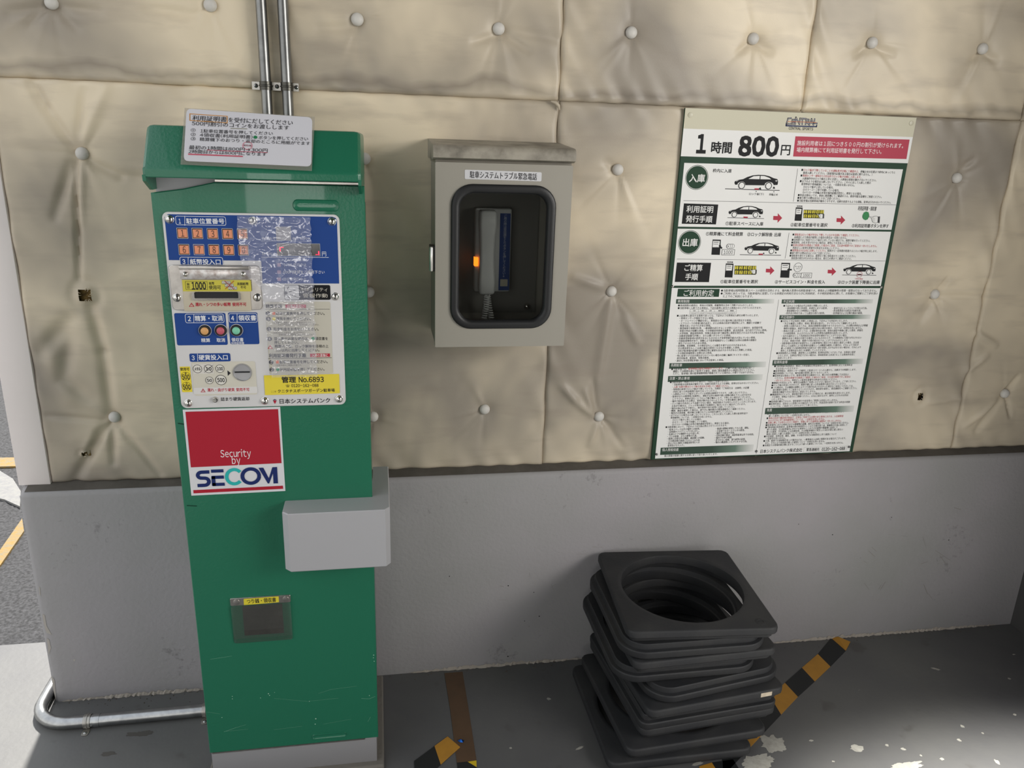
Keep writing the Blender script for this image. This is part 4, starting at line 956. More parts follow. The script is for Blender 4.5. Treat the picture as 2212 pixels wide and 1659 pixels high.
# bolt hole plug above the roof
c = at(*kb(797, 75), -.004); MB().lathe((c.x, -.002, c.z), (0, -1, 0), [(.0055, 0), (.005, .006), (.003, .008), (0, .008)], 14).build('cable_plug', M_BLACK, cab, 40)
# inner mounting plate and bolt
ip = at(*k2(945, 100), -.02); MB().box((kx0 + .02, -.0095, kz0 + .045), (at(*k2(940, 700), -.01).x, -.0115, kz1 - .02)).build('mounting_plate', mat('inner_plate', '77756f', .5), cab)
c = at(*k2(820, 1335), -.012); MB().lathe((c.x, -.0117, c.z), (0, -1, 0), [(.008, 0), (.008, .004), (.006, .008), (.003, .0095), (0, .01)], 16).build('plate_bolt', M_CHROME, cab, 40)

# ---- the telephone inside
M_PH = mat('pale_grey_plastic', 'c8c8c6', .4)
yb1, yb2, yh = -.0125, -.045, -.082
p0 = at(*k2(205, 160), yb2); p1 = at(*k2(648, 175), yb2); p2 = at(*k2(610, 1160), yb2); p3 = at(*k2(200, 1165), yb2)
phone = empty('wall_telephone', ((p0.x + p1.x) / 2, yb1, p2.z), 'pale grey wall telephone with a lit orange lamp behind the cabinet window', 'telephone')
MB().box((p0.x, yb1, (p2.z + p3.z) / 2), ((p1.x + p2.x) / 2, yb2, (p0.z + p1.z) / 2), .004, 3).build('base', M_PH, phone, 40)
a = at(*k2(245, 200), yh); b = at(*k2(480, 195), yh); c = at(*k2(440, 1200), yh); d_ = at(*k2(262, 1200), yh)
hx0, hx1 = (a.x + d_.x) / 2, (b.x + c.x) / 2; hz1, hz0 = (a.z + b.z) / 2, (c.z + d_.z) / 2
def hs(z, dx, yf): return [(p[0], p[1], z) for p in [(hx0 + dx, yb2 - .001), (hx0 + dx, yf + .006), (hx0 + dx + .002, yf + .002), (hx0 + dx + .006, yf), (hx1 - dx - .006, yf), (hx1 - dx - .002, yf + .002), (hx1 - dx, yf + .006), (hx1 - dx, yb2 - .001)]]
hh = hz1 - hz0
MB().loft([hs(hz0, .004, yh + .006), hs(hz0 + .004, .002, yh + .002), hs(hz0 + hh * .15, .001, yh), hs(hz0 + hh * .3, .0025, yh + .006), hs(hz0 + hh * .5, .003, yh + .008), hs(hz0 + hh * .7, .002, yh + .006), hs(hz0 + hh * .85, 0, yh), hs(hz1 - .004, .001, yh + .002), hs(hz1, .004, yh + .006)], (True, True)).build('handset', M_PH, phone, 50)
FP = Print(phone, (0, yb2, 0), base=.0006)
FP.poly([k2(502, 225), k2(625, 228), k2(605, 1145), k2(478, 1145)], '24407c', 1, 'blue_label')
FP.hold('label_lettering')
vert = 'ご用の際は受話器をとりボタンを押してください↓'
for i, ch in enumerate(vert):
    t_ = i / (len(vert) - 1); y_ = 255 + 718 * t_; x_ = 562 - 18 * t_
    FP.text(ch, k2(x_ - 19, y_), k2(x_ + 19, y_), 6.2, 'b9bcc6', 0, 2)
FP.release(); FP.rect(k2(500, 1012), k2(586, 1096), 'b3ad9c', 2, 'call_button', .001)
la = at(*k2(188, 745), yb2 + .004); lb2 = at(*k2(232, 852), yb2 + .004)
MB().box((la.x, yb2 - .004, lb2.z), (lb2.x, yb2 + .012, la.z), .001).build('call_lamp', mat('orange_lamp', 'ff7a1c', .3, emit=3.0), phone)
# coiled cord: down from the handset, looping back up
def coil(path, rad, turns, wire):
    P_ = [Vector(p) for p in path]; pts = []; n = turns * 12
    for i in range(n + 1):
        t = i / n * (len(P_) - 1); k = min(int(t), len(P_) - 2); f = t - k
        c = P_[k].lerp(P_[k + 1], f); ang = 2 * math.pi * turns * i / n
        pts.append(c + Vector((math.cos(ang) * rad, math.sin(ang) * rad, 0)))
    return MB().tube(pts, wire, 6)
e0 = at(*k2(340, 1205), -.07); e1 = at(*k2(300, 1490), -.07); e2 = at(*k2(395, 1490), -.055)
mbc = coil([(e0.x, -.07, e0.z), (e0.x - .002, -.072, (e0.z + e1.z) / 2), (e1.x, -.074, e1.z), (e1.x + .006, -.07, kz0 + .012)], .006, 16, .0017)
mbc2 = coil([(e0.x + .003, -.06, e0.z), (e0.x + .007, -.058, (e0.z + e1.z) / 2), (e2.x, -.056, e2.z), (e2.x, -.055, kz0 + .012)], .006, 16, .0017)
mbc.add(mbc2.v, mbc2.f); mbc.build('coiled_cord', M_PH, phone, 60)

# ================================================================== parking information sign
YG = -.0085
sg = empty('information_sign', (1.017, -.004, .5975), 'large white and green parking rules sign headed 800 yen on the padded wall', 'sign')
SQ = [at(1480.5, 233.9, YG), at(1980, 252.9, YG), at(1841.7, 977.2, YG), at(1406.6, 992.9, YG)]      # the board is a little out of square
sz1, sz0 = (SQ[0].z + SQ[1].z) / 2, (SQ[2].z + SQ[3].z) / 2
def sxl(z): k = (sz1 - z) / (sz1 - sz0); return SQ[0].x + (SQ[3].x - SQ[0].x) * k
def sxr(z): k = (sz1 - z) / (sz1 - sz0); return SQ[1].x + (SQ[2].x - SQ[1].x) * k
MB().prism([(sxl(sz0), sz0), (sxr(sz0), sz0), (sxr(sz1), sz1), (sxl(sz1), sz1)], YG, -.0025, .0006).build('board', mat('dark_green_print', '22402f', .55, spec=.25), sg)
G = Print(sg, (0, YG, 0), base=.0002)
sa = crop(1440, 220, 3.95); sb = crop(1440, 490, 4.2538); sc_ = crop(1400, 610, 7.9); sd_ = crop(1640, 610, 7.9); se = crop(1390, 790, 7.5414); sf = crop(1620, 790, 7.5414)
KK, GRN, WHT, RD2 = '1b1c1e', '22402f', 'ebebe9', 'b23a4c'
zz = lambda *p: sum(G.px(q).y for q in p) / len(p)
def band(za, zb, col, ins=0.0, layer=1, name='printed_panel'):
    G.poly2([(sxl(zb) + ins, zb), (sxr(zb) - ins, zb), (sxr(za) - ins, za), (sxl(za) + ins, za)], col, layer, name)
z1 = zz(sa(150, 232), sa(2105, 297)); z2 = zz(sa(130, 467), sa(2070, 522)); z3 = zz(sa(155, 522), sa(2032, 575)); z4 = zz(sa(103, 1062), sa(1938, 1094))
z5 = zz(sb(105, 17), sb(2085, 45)); z6 = zz(sb(60, 538), sb(1965, 545)); z7 = zz(sb(50, 556), sb(1960, 568)); z8 = zz(se(175, 1508), sf(1630, 1396))
band(sz1 - .0003, z1, 'cfcbb6', layer=1, name='beige_header'); band(z1, z2, WHT, name='white_field')
band(z3, z4, WHT, .0105, name='white_field'); band(z5, z6, WHT, .0105, name='white_field'); band(z7, z8, WHT, .0105, name='white_field')
# header emblem
def gstroke(pts, w, col, layer):
    Q = [G.px(sa(*p)) for p in pts]
    for i in range(len(Q) - 1):
        t_ = (Q[i + 1] - Q[i]).normalized(); n = Vector((-t_.y, t_.x)) * w / 2; e = t_ * w * .35
        G.poly2([Q[i] - n - e, Q[i + 1] - n + e, Q[i + 1] + n + e, Q[i] + n - e], col, layer, 'emblem')
EMB = [[(1062, 140), (1035, 142), (1024, 182), (1030, 190), (1062, 190)], [(1092, 152), (1072, 152), (1066, 188), (1092, 190)], [(1070, 170), (1090, 171)], [(1096, 192), (1102, 132), (1132, 190), (1140, 140)],
       [(1136, 142), (1188, 145)], [(1158, 145), (1156, 192)], [(1184, 194), (1188, 148), (1212, 152), (1210, 170), (1190, 170), (1216, 196)], [(1216, 196), (1236, 146), (1252, 198)], [(1226, 178), (1248, 180)], [(1262, 146), (1258, 182), (1282, 184)]]
G.hold('emblem')
for p_ in EMB: gstroke(p_, .0036, '26305e', 2)
for p_ in EMB: gstroke(p_, .0009, 'c9c5b6', 3)
gstroke([(1030, 168), (1275, 176)], .0010, 'd0703c', 4)
gstroke([(1020, 188), (1018, 204), (1278, 212), (1280, 198)], .0028, '26305e', 2)
G.release(); G.text('CENTRAL SPORTS', sa(1040, 224), sa(1250, 232), 7.4, '26262c', .02, 2)
# price line
G.text('1', sa(255, 355), sa(340, 357), 49, KK, .05, 2); G.text('時間', sa(375, 388), sa(562, 392), 25, KK, .035, 2)
G.text('800', sa(612, 374), sa(960, 380), 51, KK, .05, 2); G.text('円', sa(968, 408), sa(1062, 410), 24, KK, .02, 2)
G.poly([sa(1098, 294), sa(2072, 322), sa(2045, 488), sa(1078, 466)], 'b8485a', 2, 'red_field')
G.text('施設利用者は１回につき５００円の割引が受けられます。', sa(1113, 350), sa(2040, 376), 11.0, 'ecdcde', .012, 3); G.text('場内精算機にて利用証明書を発行して下さい。', sa(1107, 408), sa(1855, 425), 11.0, 'ecdcde', .012, 3)
def roundel(c, rpx, t_, l, r, h):
    G.hold('green_roundel'); G.disc(c, rpx, GRN, 2, 'green_roundel', 40, .04); G.disc(c, rpx * .92, GRN, 2, 'green_roundel', 40); G.release(); G.text(t_, l, r, h, 'e6e6e4', .02, 3)
roundel(sa(257, 645), 24.5, '入庫', sa(190, 650), sa(328, 652), 18); roundel(sb(210, 142), 24.3, '出庫', sb(140, 142), sb(286, 144), 17.5)
G.text('枠内に入庫', sa(393, 586), sa(555, 590), 8.6, KK, .012, 2)
# car pictograms
CAR = [(0, .62), (.015, .50), (.06, .42), (.20, .34), (.30, .18), (.42, .06), (.55, .01), (.68, .02), (.80, .10), (.90, .24), (.985, .30), (1.0, .44), (.995, .62), (.985, .72), (.90, .74), (.89, .66), (.86, .56), (.81, .52), (.755, .53), (.71, .60), (.69, .72), (.69, .77), (.25, .77), (.24, .66), (.21, .58), (.165, .54), (.115, .56), (.08, .64), (.07, .74), (.02, .76)]
def car(cr, x0, y0, x1, y1, slope=.02):
    G.hold('car_pictogram')
    def Pp(u, v): return cr(x0 + (x1 - x0) * u, y0 + (y1 - y0) * v + slope * (x1 - x0) * u)
    G.poly([Pp(*p) for p in CAR], KK, 2, 'car_pictogram')
    G.poly([Pp(*p) for p in ((.32, .32), (.44, .12), (.58, .08), (.575, .33))], WHT, 3, 'car_pictogram'); G.poly([Pp(*p) for p in ((.60, .08), (.68, .09), (.80, .22), (.84, .33), (.595, .33))], WHT, 3, 'car_pictogram')
    G.poly([Pp(*p) for p in ((.02, .48), (.07, .42), (.10, .43), (.05, .52))], 'b9b9b9', 3, 'car_pictogram'); G.poly([Pp(*p) for p in ((.93, .40), (.985, .36), (.98, .46), (.95, .50))], 'b9b9b9', 3, 'car_pictogram')
    rp = (x1 - x0) * .082 / (3.95 if cr is sa else 4.2538)
    for u in (.165, .78):
        G.disc(Pp(u, .80), rp, WHT, 3, 'car_pictogram', 22); G.disc(Pp(u, .80), rp * .93, KK, 4, 'car_pictogram', 22); G.disc(Pp(u, .80), rp * .72, WHT, 5, 'car_pictogram', 22)
    G.poly([Pp(.88, 1.0), Pp(.89, .86), Pp(.92, .86), Pp(.93, 1.0)], KK, 2, 'car_pictogram')
car(sa, 577, 618, 950, 736, .015); G.line(sa(498, 742), sa(963, 756), .0016, KK, 2, 'car_pictogram'); G.poly([sa(748, 738), sa(785, 738), sa(785, 750), sa(748, 748)], RD2, 4, 'car_pictogram'); G.poly([sa(778, 745), sa(800, 728), sa(806, 748)], KK, 3, 'car_pictogram')
G.release(); G.poly([sa(763, 758), sa(758, 768), sa(769, 768)], KK, 2); G.poly([sa(914, 760), sa(909, 771), sa(920, 771)], KK, 2)
G.text('ロック板(下)', sa(700, 785), sa(828, 788), 5.2, KK, .008, 2); G.text('車輪止め', sa(872, 790), sa(950, 792), 5.2, KK, .008, 2)
G.release(); car(sa, 527, 885, 822, 980, .015); G.line(sa(518, 988), sa(830, 996), .0012, KK, 2, 'car_pictogram'); G.poly([sa(655, 978), sa(692, 980), sa(690, 990), sa(655, 989)], RD2, 3, 'car_pictogram')
G.release(); car(sb, 714, 140, 1032, 238, .02); G.line(sb(672, 255), sb(1050, 261), .0014, KK, 2, 'car_pictogram'); G.poly([sb(845, 245), sb(885, 246), sb(882, 257), sb(843, 256)], RD2, 3, 'car_pictogram'); G.poly([sb(882, 250), sb(892, 232), sb(898, 250)], KK, 3, 'car_pictogram')
G.release(); car(sb, 1622, 340, 1920, 430, .01); G.line(sb(1612, 442), sb(1925, 444), .0012, KK, 2, 'car_pictogram'); G.disc(sb(1770, 438), 6.0, RD2, 6, 'car_pictogram', 24, .09); G.rect(sb(1754, 433), sb(1786, 443), '5a2026', 6, 'car_pictogram'); G.text('下降を確認', sb(1725, 477), sb(1802, 479), 3.0, RD2, .01, 2)
G.release()
# black caption blocks
G.poly([sa(147, 866), sa(440, 876), sa(420, 1046), sa(128, 1040)], KK, 2, 'black_block'); G.text('利用証明', sa(168, 914), sa(400, 918), 15.0, 'e2e2e0', .02, 3); G.text('発行手順', sa(162, 998), sa(390, 1002), 15.0, 'e2e2e0', .02, 3)
G.poly([sb(94, 328), sb(408, 330), sb(388, 508), sb(74, 506)], KK, 2, 'black_block'); G.text('ご精算', sb(155, 375), sb(332, 377), 14.5, 'e2e2e0', .02, 3); G.text('手順', sb(168, 458), sb(288, 460), 14.5, 'e2e2e0', .02, 3)
G.text('①駐車スペースに入庫', sa(500, 1036), sa(825, 1042), 8.4, KK, .015, 2); G.text('②駐車位置番号を選択', sa(1055, 1048), sa(1372, 1052), 8.4, KK, .015, 2); G.text('③利用証明書ボタンを押す', sa(1578, 1056), sa(1895, 1060), 8.4, KK, .015, 2)
G.text('利用証明書・領収書', sa(1632, 908), sa(1790, 912), 9.5, KK, .012, 2); G.text('精算機', sa(1110, 890), sa(1158, 891), 3.4, KK, .01, 2)
G.text('①精算機にて料金精算', sb(358, 63), sb(702, 67), 8.6, KK, .015, 2); G.text('②ロック解除後 出庫', sb(738, 68), sb(1052, 72), 8.6, KK, .015, 2)
G.text('①駐車位置番号を選択', sb(492, 502), sb(838, 503), 8.0, KK, .015, 2); G.text('②サービスコイン・料金を投入', sb(992, 505), sb(1455, 506), 8.0, KK, .015, 2); G.text('③ロック装置下降後に出庫', sb(1570, 508), sb(1958, 509), 8.0, KK, .015, 2); G.text('精算機', sb(555, 324), sb(610, 325), 3.4, KK, .01, 2)
def arrow(cr, x0, y0, x1, y1):
    h = y1 - y0; G.poly([cr(x0, y0 + h * .28), cr(x0 + (x1 - x0) * .5, y0 + h * .3), cr(x0 + (x1 - x0) * .5, y0), cr(x1, (y0 + y1) / 2), cr(x0 + (x1 - x0) * .46, y1), cr(x0 + (x1 - x0) * .48, y1 - h * .28), cr(x0 - 2, y1 - h * .3)], RD2, 2, 'red_arrow')
arrow(sa, 910, 950, 985, 1032); arrow(sa, 1450, 970, 1523, 1048); arrow(sb, 912, 362, 990, 442); arrow(sb, 1480, 372, 1557, 450)
def kiosk(cr, x0, y0, x1, y1):
    G.hold('kiosk_pictogram')
    G.poly([cr(x0 + 12, y0), cr(x1, y0 + 2), cr(x1 - 10, y1), cr(x0, y1 - 2)], KK, 2, 'kiosk_pictogram'); G.poly([cr(x0 + 16, y0 + 12), cr(x1 - 10, y0 + 14), cr(x1 - 16, y0 + (y1 - y0) * .5), cr(x0 + 11, y0 + (y1 - y0) * .5)], WHT, 3, 'kiosk_pictogram')
    G.line(cr(x0 + 22, y0 + 24), cr(x1 - 22, y0 + 25), .0014, KK, 4, 'kiosk_pictogram'); G.line(cr(x0 + 20, y0 + 42), cr(x1 - 24, y0 + 43), .0010, KK, 4, 'kiosk_pictogram')
kiosk(sa, 1090, 900, 1160, 1016); kiosk(sb, 410, 116, 498, 258); kiosk(sb, 532, 336, 614, 466); kiosk(sb, 1042, 330, 1135, 468); G.release()
def keypad(cr, x0, y0, x1, y1):
    G.hold('keypad_pictogram')
    G.poly([cr(x0 + 4, y0), cr(x1, y0 + 3), cr(x1 - 6, y1 + 2), cr(x0, y1)], KK, 2, 'keypad_pictogram')
    for i in range(10):
        r, q = divmod(i, 5); w_ = (x1 - x0) / 5; h_ = (y1 - y0) / 2; a_, b_2 = x0 + w_ * q + w_ * .18, y0 + h_ * r + h_ * .12
        G.rect(cr(a_, b_2), cr(a_ + w_ * .68, b_2 + h_ * .76), 'd8cc4a', 3, 'keypad_pictogram'); G.text('1234567890'[i], cr(a_ + w_ * .12, b_2 + h_ * .38), cr(a_ + w_ * .56, b_2 + h_ * .38), h_ * .8 / (3.95 if cr is sa else 4.2538), KK, .02, 4)
keypad(sa, 1165, 920, 1342, 992); keypad(sb, 620, 355, 824, 438); G.release()
def hand(cr, x, y, s, flip=1):
    G.hold('hand_pictogram')
    pts = [(0, 0), (34, 10), (44, 2), (70, 0), (82, 10), (80, 52), (60, 60), (36, 52), (28, 36), (26, 18), (2, 8)]
    G.poly([cr(x + p[0] * s, y + p[1] * s) for p in pts], 'e9e9e7', 5, 'hand_pictogram')
    Q = pts + [pts[0]]
    for i in range(len(Q) - 1): G.line(cr(x + Q[i][0] * s, y + Q[i][1] * s), cr(x + Q[i + 1][0] * s, y + Q[i + 1][1] * s), .0006, KK, 6, 'hand_pictogram')
    for k in (18, 30, 42): G.line(cr(x + 34 * s, y + k * s), cr(x + 52 * s, y + k * s), .0005, KK, 6, 'hand_pictogram')
    G.poly([cr(x + 80 * s, y + 4 * s), cr(x + 98 * s, y + 2 * s), cr(x + 94 * s, y + 60 * s), cr(x + 76 * s, y + 56 * s)], '4a4a4c', 6, 'hand_pictogram')
hand(sa, 1278, 955, .66); hand(sb, 760, 392, .68); hand(sa, 1722, 975, .98); G.release()
G.hold('green_button_pictogram'); G.poly([sa(1680, 945), sa(1700, 935), sa(1722, 942), sa(1727, 970), sa(1715, 1002), sa(1695, 1010), sa(1675, 1000), sa(1670, 972)], '3f8a58', 3, 'green_button_pictogram'); G.disc(sa(1698, 973), 7.4, KK, 2, 'green_button_pictogram', 24); G.release()
def money(cr, cx, cy, nx, ny, nw, nh, right=False):
    G.hold('money_pictogram')
    for k in range(3): G.disc(cr(cx + 18 * (2 - k), cy), 4.7, KK, 2 + 2 * k, 'coin_pictogram', 22); G.disc(cr(cx + 18 * (2 - k), cy), 4.0, WHT, 3 + 2 * k, 'coin_pictogram', 22)
    G.text('¥', cr(cx - 10, cy), cr(cx + 10, cy), 5.5, KK, .01, 8); G.rect(cr(nx, ny), cr(nx + nw, ny + nh), WHT, 4, 'note_pictogram'); G.frame(cr(nx, ny), cr(nx + nw, ny + nh), .0009, KK, 5, .0003); G.text('1000', cr(nx + 12, ny + nh / 2), cr(nx + nw - 12, ny + nh / 2), nh * .78 / 4.2538, KK, 0, 5)
money(sb, 568, 178, 508, 206, 112, 54); money(sb, 1180, 444, 1236, 422, 92, 48); G.release()
G.poly([sb(478, 168), sb(498, 166), sb(496, 176), sb(512, 194), sb(500, 204), sb(486, 186), sb(480, 190)], KK, 5, 'arrow_pictogram'); G.poly([sb(1105, 393), sb(1122, 378), sb(1122, 387), sb(1148, 387), sb(1148, 400), sb(1122, 400), sb(1122, 410)], KK, 5, 'arrow_pictogram')
G.disc(sb(1206, 372), 9.2, KK, 2, 'coin_pictogram', 30, .08); G.text('サービス', sb(1178, 364), sb(1235, 365), 3.6, KK, .01, 3); G.text('コイン', sb(1184, 382), sb(1228, 383), 3.6, KK, .01, 3)
# rules
G.line(sa(143, 842), sa(1962, 880), .0008, '4b4b4b', 2); G.line(sb(94, 296), sb(2008, 314), .0008, '4b4b4b', 2); G.line(sa(1117, 570), sa(1080, 850), .0008, '4b4b4b', 2); G.line(sb(1124, 55), sb(1088, 290), .0008, '4b4b4b', 2)
G.para(['■{ロック板が下降していることを運転者が目視にて確認の上、}車輪止めの位置まで枠内にゆっくりと', '　後退入庫してください。(別途場内記載がある場合は後退に限りません。)', '■{車両センサー検知から3分以内でロック板が自動に上昇します。}', '　入庫操作中のロック板の上昇に注意し、入庫後は車両を動かさないでください。', '■以下のような場合は入庫しないでください。これらに反して入庫した際の', '　駐車料金や車両破損については、一切責任を負いません。', '　　①ロック板が上昇している場合。', '　　②カラーコーン等で封鎖している場合。', '　　③バリカーや車輪止め等の場内設備が変形し、障害となる場合。', '■料金は後払いです。事前に精算機にてご確認のうえ、使用可能な金種をご用意ください。', '■乗り降りの際は足元に十分ご注意ください。', '■当駐車場は出庫車両が優先となります。出庫を妨害するような運転、駐車は行なわないでください。'],
       sa(1148, 580), sa(1112, 842), 0, sa(1952, 600), 5.6, KK, wt=.0088)
G.para(['■{運転者はロック板が完全に下降しているのを目視にて確認してください。}', '　未確認により車両が破損した場合の責任は一切負いません。', '■短時間でのご利用でロック板が上昇していない場合でも、精算手順を行ってください。', '■精算時、お札を受け付けない場合は、硬貨にてお支払いください。', '■{駐車位置番号を間違えて精算した場合のご返金、又は途中精算でのご返金は一切いたしません。}', '　再度正しい駐車位置番号の料金をお支払いください。', '■{精算後は3分以内に出庫してください。}精算から一定時間が経過するとロック板が再上昇します。', '■乗り降りの際は足元に十分ご注意ください。', '■領収書を発行する場合は、精算完了後に領収書ボタンを押してください。', '　領収書の発行が行われない場合は、発行口の奥までご確認ください。'],
       sb(1155, 70), sb(1122, 288), 4, sb(1945, 170), 5.4, KK, wt=.0088)
# terms of use
G.poly([sc_(508, 108), sc_(1220, 110), sc_(1205, 246), sc_(492, 244)], GRN, 2, 'green_block'); G.text('ご利用約定', sc_(590, 180), sc_(1125, 182), 14.0, 'e2e2e0', .012, 3)
G.para(['●当駐車場は短時間駐車スペースの提供を目的とする、場内無人管理の有料駐車場です。車両および積載物等の管理・保管は行なっておりません。', '●ご利用にあたっては、当駐車場内に設置している本規定の利用方法ならびに利用約定、その他別途掲示に関して、お客様のご理解とご了承を頂い', '　た上でのご利用となります。'], sc_(1240, 138), sc_(1228, 238), 1, sd_(2022, 190), 5.6, KK, wt=.0088)
def heading(a, b, t_, tx, cr):
    A, B = G.px(a), G.px(b); key = 'fading_green_bar'
    if key not in MATS:
        m = bpy.data.materials.new(key); m.use_nodes = True; nt = m.node_tree; bs = nt.nodes['Principled BSDF']; bs.inputs['Roughness'].default_value = .35
        tc = nd(nt, 'ShaderNodeTexCoord'); sx_ = nd(nt, 'ShaderNodeSeparateXYZ'); cr_ = nd(nt, 'ShaderNodeValToRGB'); nt.links.new(tc.outputs['Generated'], sx_.inputs[0]); nt.links.new(sx_.outputs[0], cr_.inputs[0]); nt.links.new(cr_.outputs[0], bs.inputs['Base Color'])
        e = cr_.color_ramp.elements; e[0].position = .55; e[0].color = lin('22402f'); e[1].position = .99; e[1].color = lin('d8d9d6'); n_ = e.new(.8); n_.color = lin('5f7a6a'); MATS[key] = m
    zc_ = (A.y + B.y) / 2; hgt = .0042
    me = bpy.data.meshes.new('heading_bar'); q_ = [(A.x, YG - .0007, A.y), (B.x, YG - .0007, A.y), (B.x, YG - .0007, B.y), (A.x, YG - .0007, B.y)]; me.from_pydata(q_, [], [(3, 2, 1, 0)]); me.update(); link('heading_bar', me, MATS[key], sg)
    G.text(t_, cr(*tx[0]), cr(*tx[1]), 6.6, 'dcdcda', .01, 4)
heading(sc_(480, 285), sc_(2140, 358), '車両制限', ((500, 320), (705, 322)), sc_)
G.para(['■車両制限の適用は、車両の付属物、積載物等を含めて判断するものとします。', '■当駐車場に入庫できる車両は、下記の基準に該当する車両のみとさせていただきます。'], sc_(508, 392), sc_(500, 438), 1, sc_(1955, 438), 5.0, KK, wt=.0088)
G.hold('size_table'); G.frame(sc_(715, 462), sc_(1500, 540), .0005, '555555', 2, .0002); G.line(sc_(712, 500), sc_(1498, 502), .0004, '555555', 2)
for x in (858, 992, 1132, 1360): G.line(sc_(x, 462), sc_(x - 6, 540), .0004, '555555', 2)
for x0, x1, t_, v in ((725, 850, '全長', '4.8m以下'), (865, 985, '全幅', '1.8m以下'), (1000, 1125, '全高', '2.0m以下'), (1140, 1352, '最低地上高', '15cm以上24cm以下'), (1368, 1490, '総重量', '2.2t以下')):
    mx_ = (x0 + x1) / 2; hw = 10 * len(t_); G.text(t_, sc_(mx_ - hw, 482), sc_(mx_ + hw, 482), 3.0, KK, .01, 2); G.text(v, sc_(x0 + 2, 522), sc_(x1 - 6, 522), 2.6, KK, .004, 2)
G.release()
G.para(['■上記基準に該当する車両であっても、下記のような車両は入庫をお断りいたします。', '　・車両センサーが検知できない車両。', '　・オートレベリング機能を有し、車両高ならびに最大地上高が変化する車両。', '　・エアロパーツの装着(純正品含)、または車両の形状や構造等により、機器との接触で', '　　障害を起こすおそれがある車両。', '　・無登録車や車検切れ等、一般道路を走行することが禁じられている車両や、仮登録中等、', '　　車体の特定が困難な車両、その他競技用車両や盗難車、違法改造車、自力走行できない車両。', '　・大型特殊、建設用特殊等、特殊な用途の車で施設等に損害を発生させるおそれがある車両。', '　・自動車登録番号が無い、または覆いがされている車両。', '　・自動車登録事項の変更があるにもかかわらず変更登録手続きが済んでいない車両。', '　・付属装着物等があり、接触により駐車場施設もしくは機器又は他の自動車の損傷を', '　　発生させるおそれのある車両。', '　・危険物、有害物質、その他安全もしくは衛生を害するおそれがあるもの、', '　　又は悪臭発生もしくは液汁漏出の原因となるものを積載した車両。', '　・当社が駐車場内設備や近隣周辺等に被害を及ぼすおそれがあると判断した車両。', '　・その他駐車場管理上支障のある車両。', '　・特に駐車できる旨の掲示がされていない場合の自動二輪車(サイドカー付含)、', '　　原付自転車、軽車両、特殊自動車。', '　・過去に当社管理駐車場において不正駐車した車両。'],
       sc_(488, 568), sc_(420, 1336), 0, sc_(1905, 570), 5.0, KK, wt=.0088)
heading(sc_(365, 1378), sc_(2000, 1444), '長期駐車', ((385, 1410), (580, 1410)), sc_)
G.para(['■当駐車場では、{駐車時間は最長24時間までとします。}(月極や定期の契約車両は除く)', '　継続して24時間を超えて駐車する場合、事前に緊急連絡先から承認を受けてください。', '　ただし、駐車場に他の駐車制限時間が掲載されている場合はこの限りではありません。'], se(450, 54), se(440, 130), 1, se(1825, 90), 5.0, KK, wt=.0088)
heading(se(402, 168), se(1930, 232), '注意・禁止事項', ((420, 204), (750, 202)), se)
G.para(['■当駐車場をご利用いただくにあたり、下記にご注意ください。', '　・当駐車場は出庫車両が優先です。出庫を妨害するような運転、駐車は行なわないでください。', '　・{入庫/出庫の際はロック板の状況を目視にてご確認ください。}', '　・短時間の駐車でロック板が下降していても、当規定「ご利用方法　出庫時」の記載', '　　内容に従った料金精算行為を行なってください。', '　・入庫前よりロック板が上がっている状態は故障中ですので、入庫しないで下さい。', '　・駐車中または精算時/出庫時に、運転手以外の乗車や重い荷物の積み下ろしは行なわな', '　　いで下さい。車体が沈むことでロック板が噛みこんで、下降しない場合がございます。', '　・場内で駐停車される際は、車両が動き出さないようブレーキ等を確実に操作してください。', '　・ロック板の不具合により出庫できない場合、係員到着までお待ちいただくことがございます。', '　　お急ぎの場合は、ジャッキ等の器具で出庫時のご協力いただく場合がございます。', '　・場内は8km/h以下で徐行し、他の車両や歩行者等に注意してください。', '　・機器、施設を破損した場合は、速やかに場内掲示の緊急連絡先にご連絡ください。', '　・場内の注意看板、掲示物に記載されている内容を遵守してください。', '　・以下のような場合は入庫しないでください。これらに反して入庫した際の駐車料金や', '　　車両破損については、一切責任を負いません。', '　　　①ロック板が上昇している場合。', '　　　②カラーコーン等で封鎖している場合。', '　　　③バリカーや車輪止め等の場内施設が変形し、障害となる場合。', '■当駐車場において、下記のような行為は禁止させていただきます。'],
       se(428, 268), se(352, 1000), 9, se(1850, 602), 4.7, KK, wt=.0088)
G.para(['・駐車スペース以外の場所への駐車。', '・長時間のアイドリングや空ぶかし。', '・乱暴なドアの開閉や大きな話し声。', '・ゴミの放棄、立ち小便等の行為。', '・精算に必要以外の機器、施設類への接触。', '・その他近隣の迷惑となるような行為', '・禁止された場所(月極駐車枠等)への', '　駐車及び立ち入り。'], se(388, 1040), se(364, 1302), 4, se(1015, 1182), 4.7, KK, wt=.0088)
G.para(['・飲酒や薬物を使用しての入場、運転。', '・大容量でのカーステレオの使用。', '・場内での宿泊や洗車。', '・営利活動や集会・演説等駐車以外での利用。', '・場内での歩行喫煙。', '・許可のない看板、張り紙等の設置。', '・場内の機器類にいたずらをする行為。'], se(1165, 1025), se(1135, 1248), 3, se(1815, 1128), 4.7, KK, wt=.0088)
heading(se(280, 1335), se(1780, 1396), '個人情報保護', ((302, 1368), (570, 1364)), se)
G.para(['■緊急時、もしくはその他の連絡受付け時において当社で聴取する個人情報に関しては、', '　個人情報の保護に関する法律に従って取り扱いいたします。'], se(308, 1430), se(304, 1470), 0, se(1612, 1402), 4.7, KK, wt=.0088)
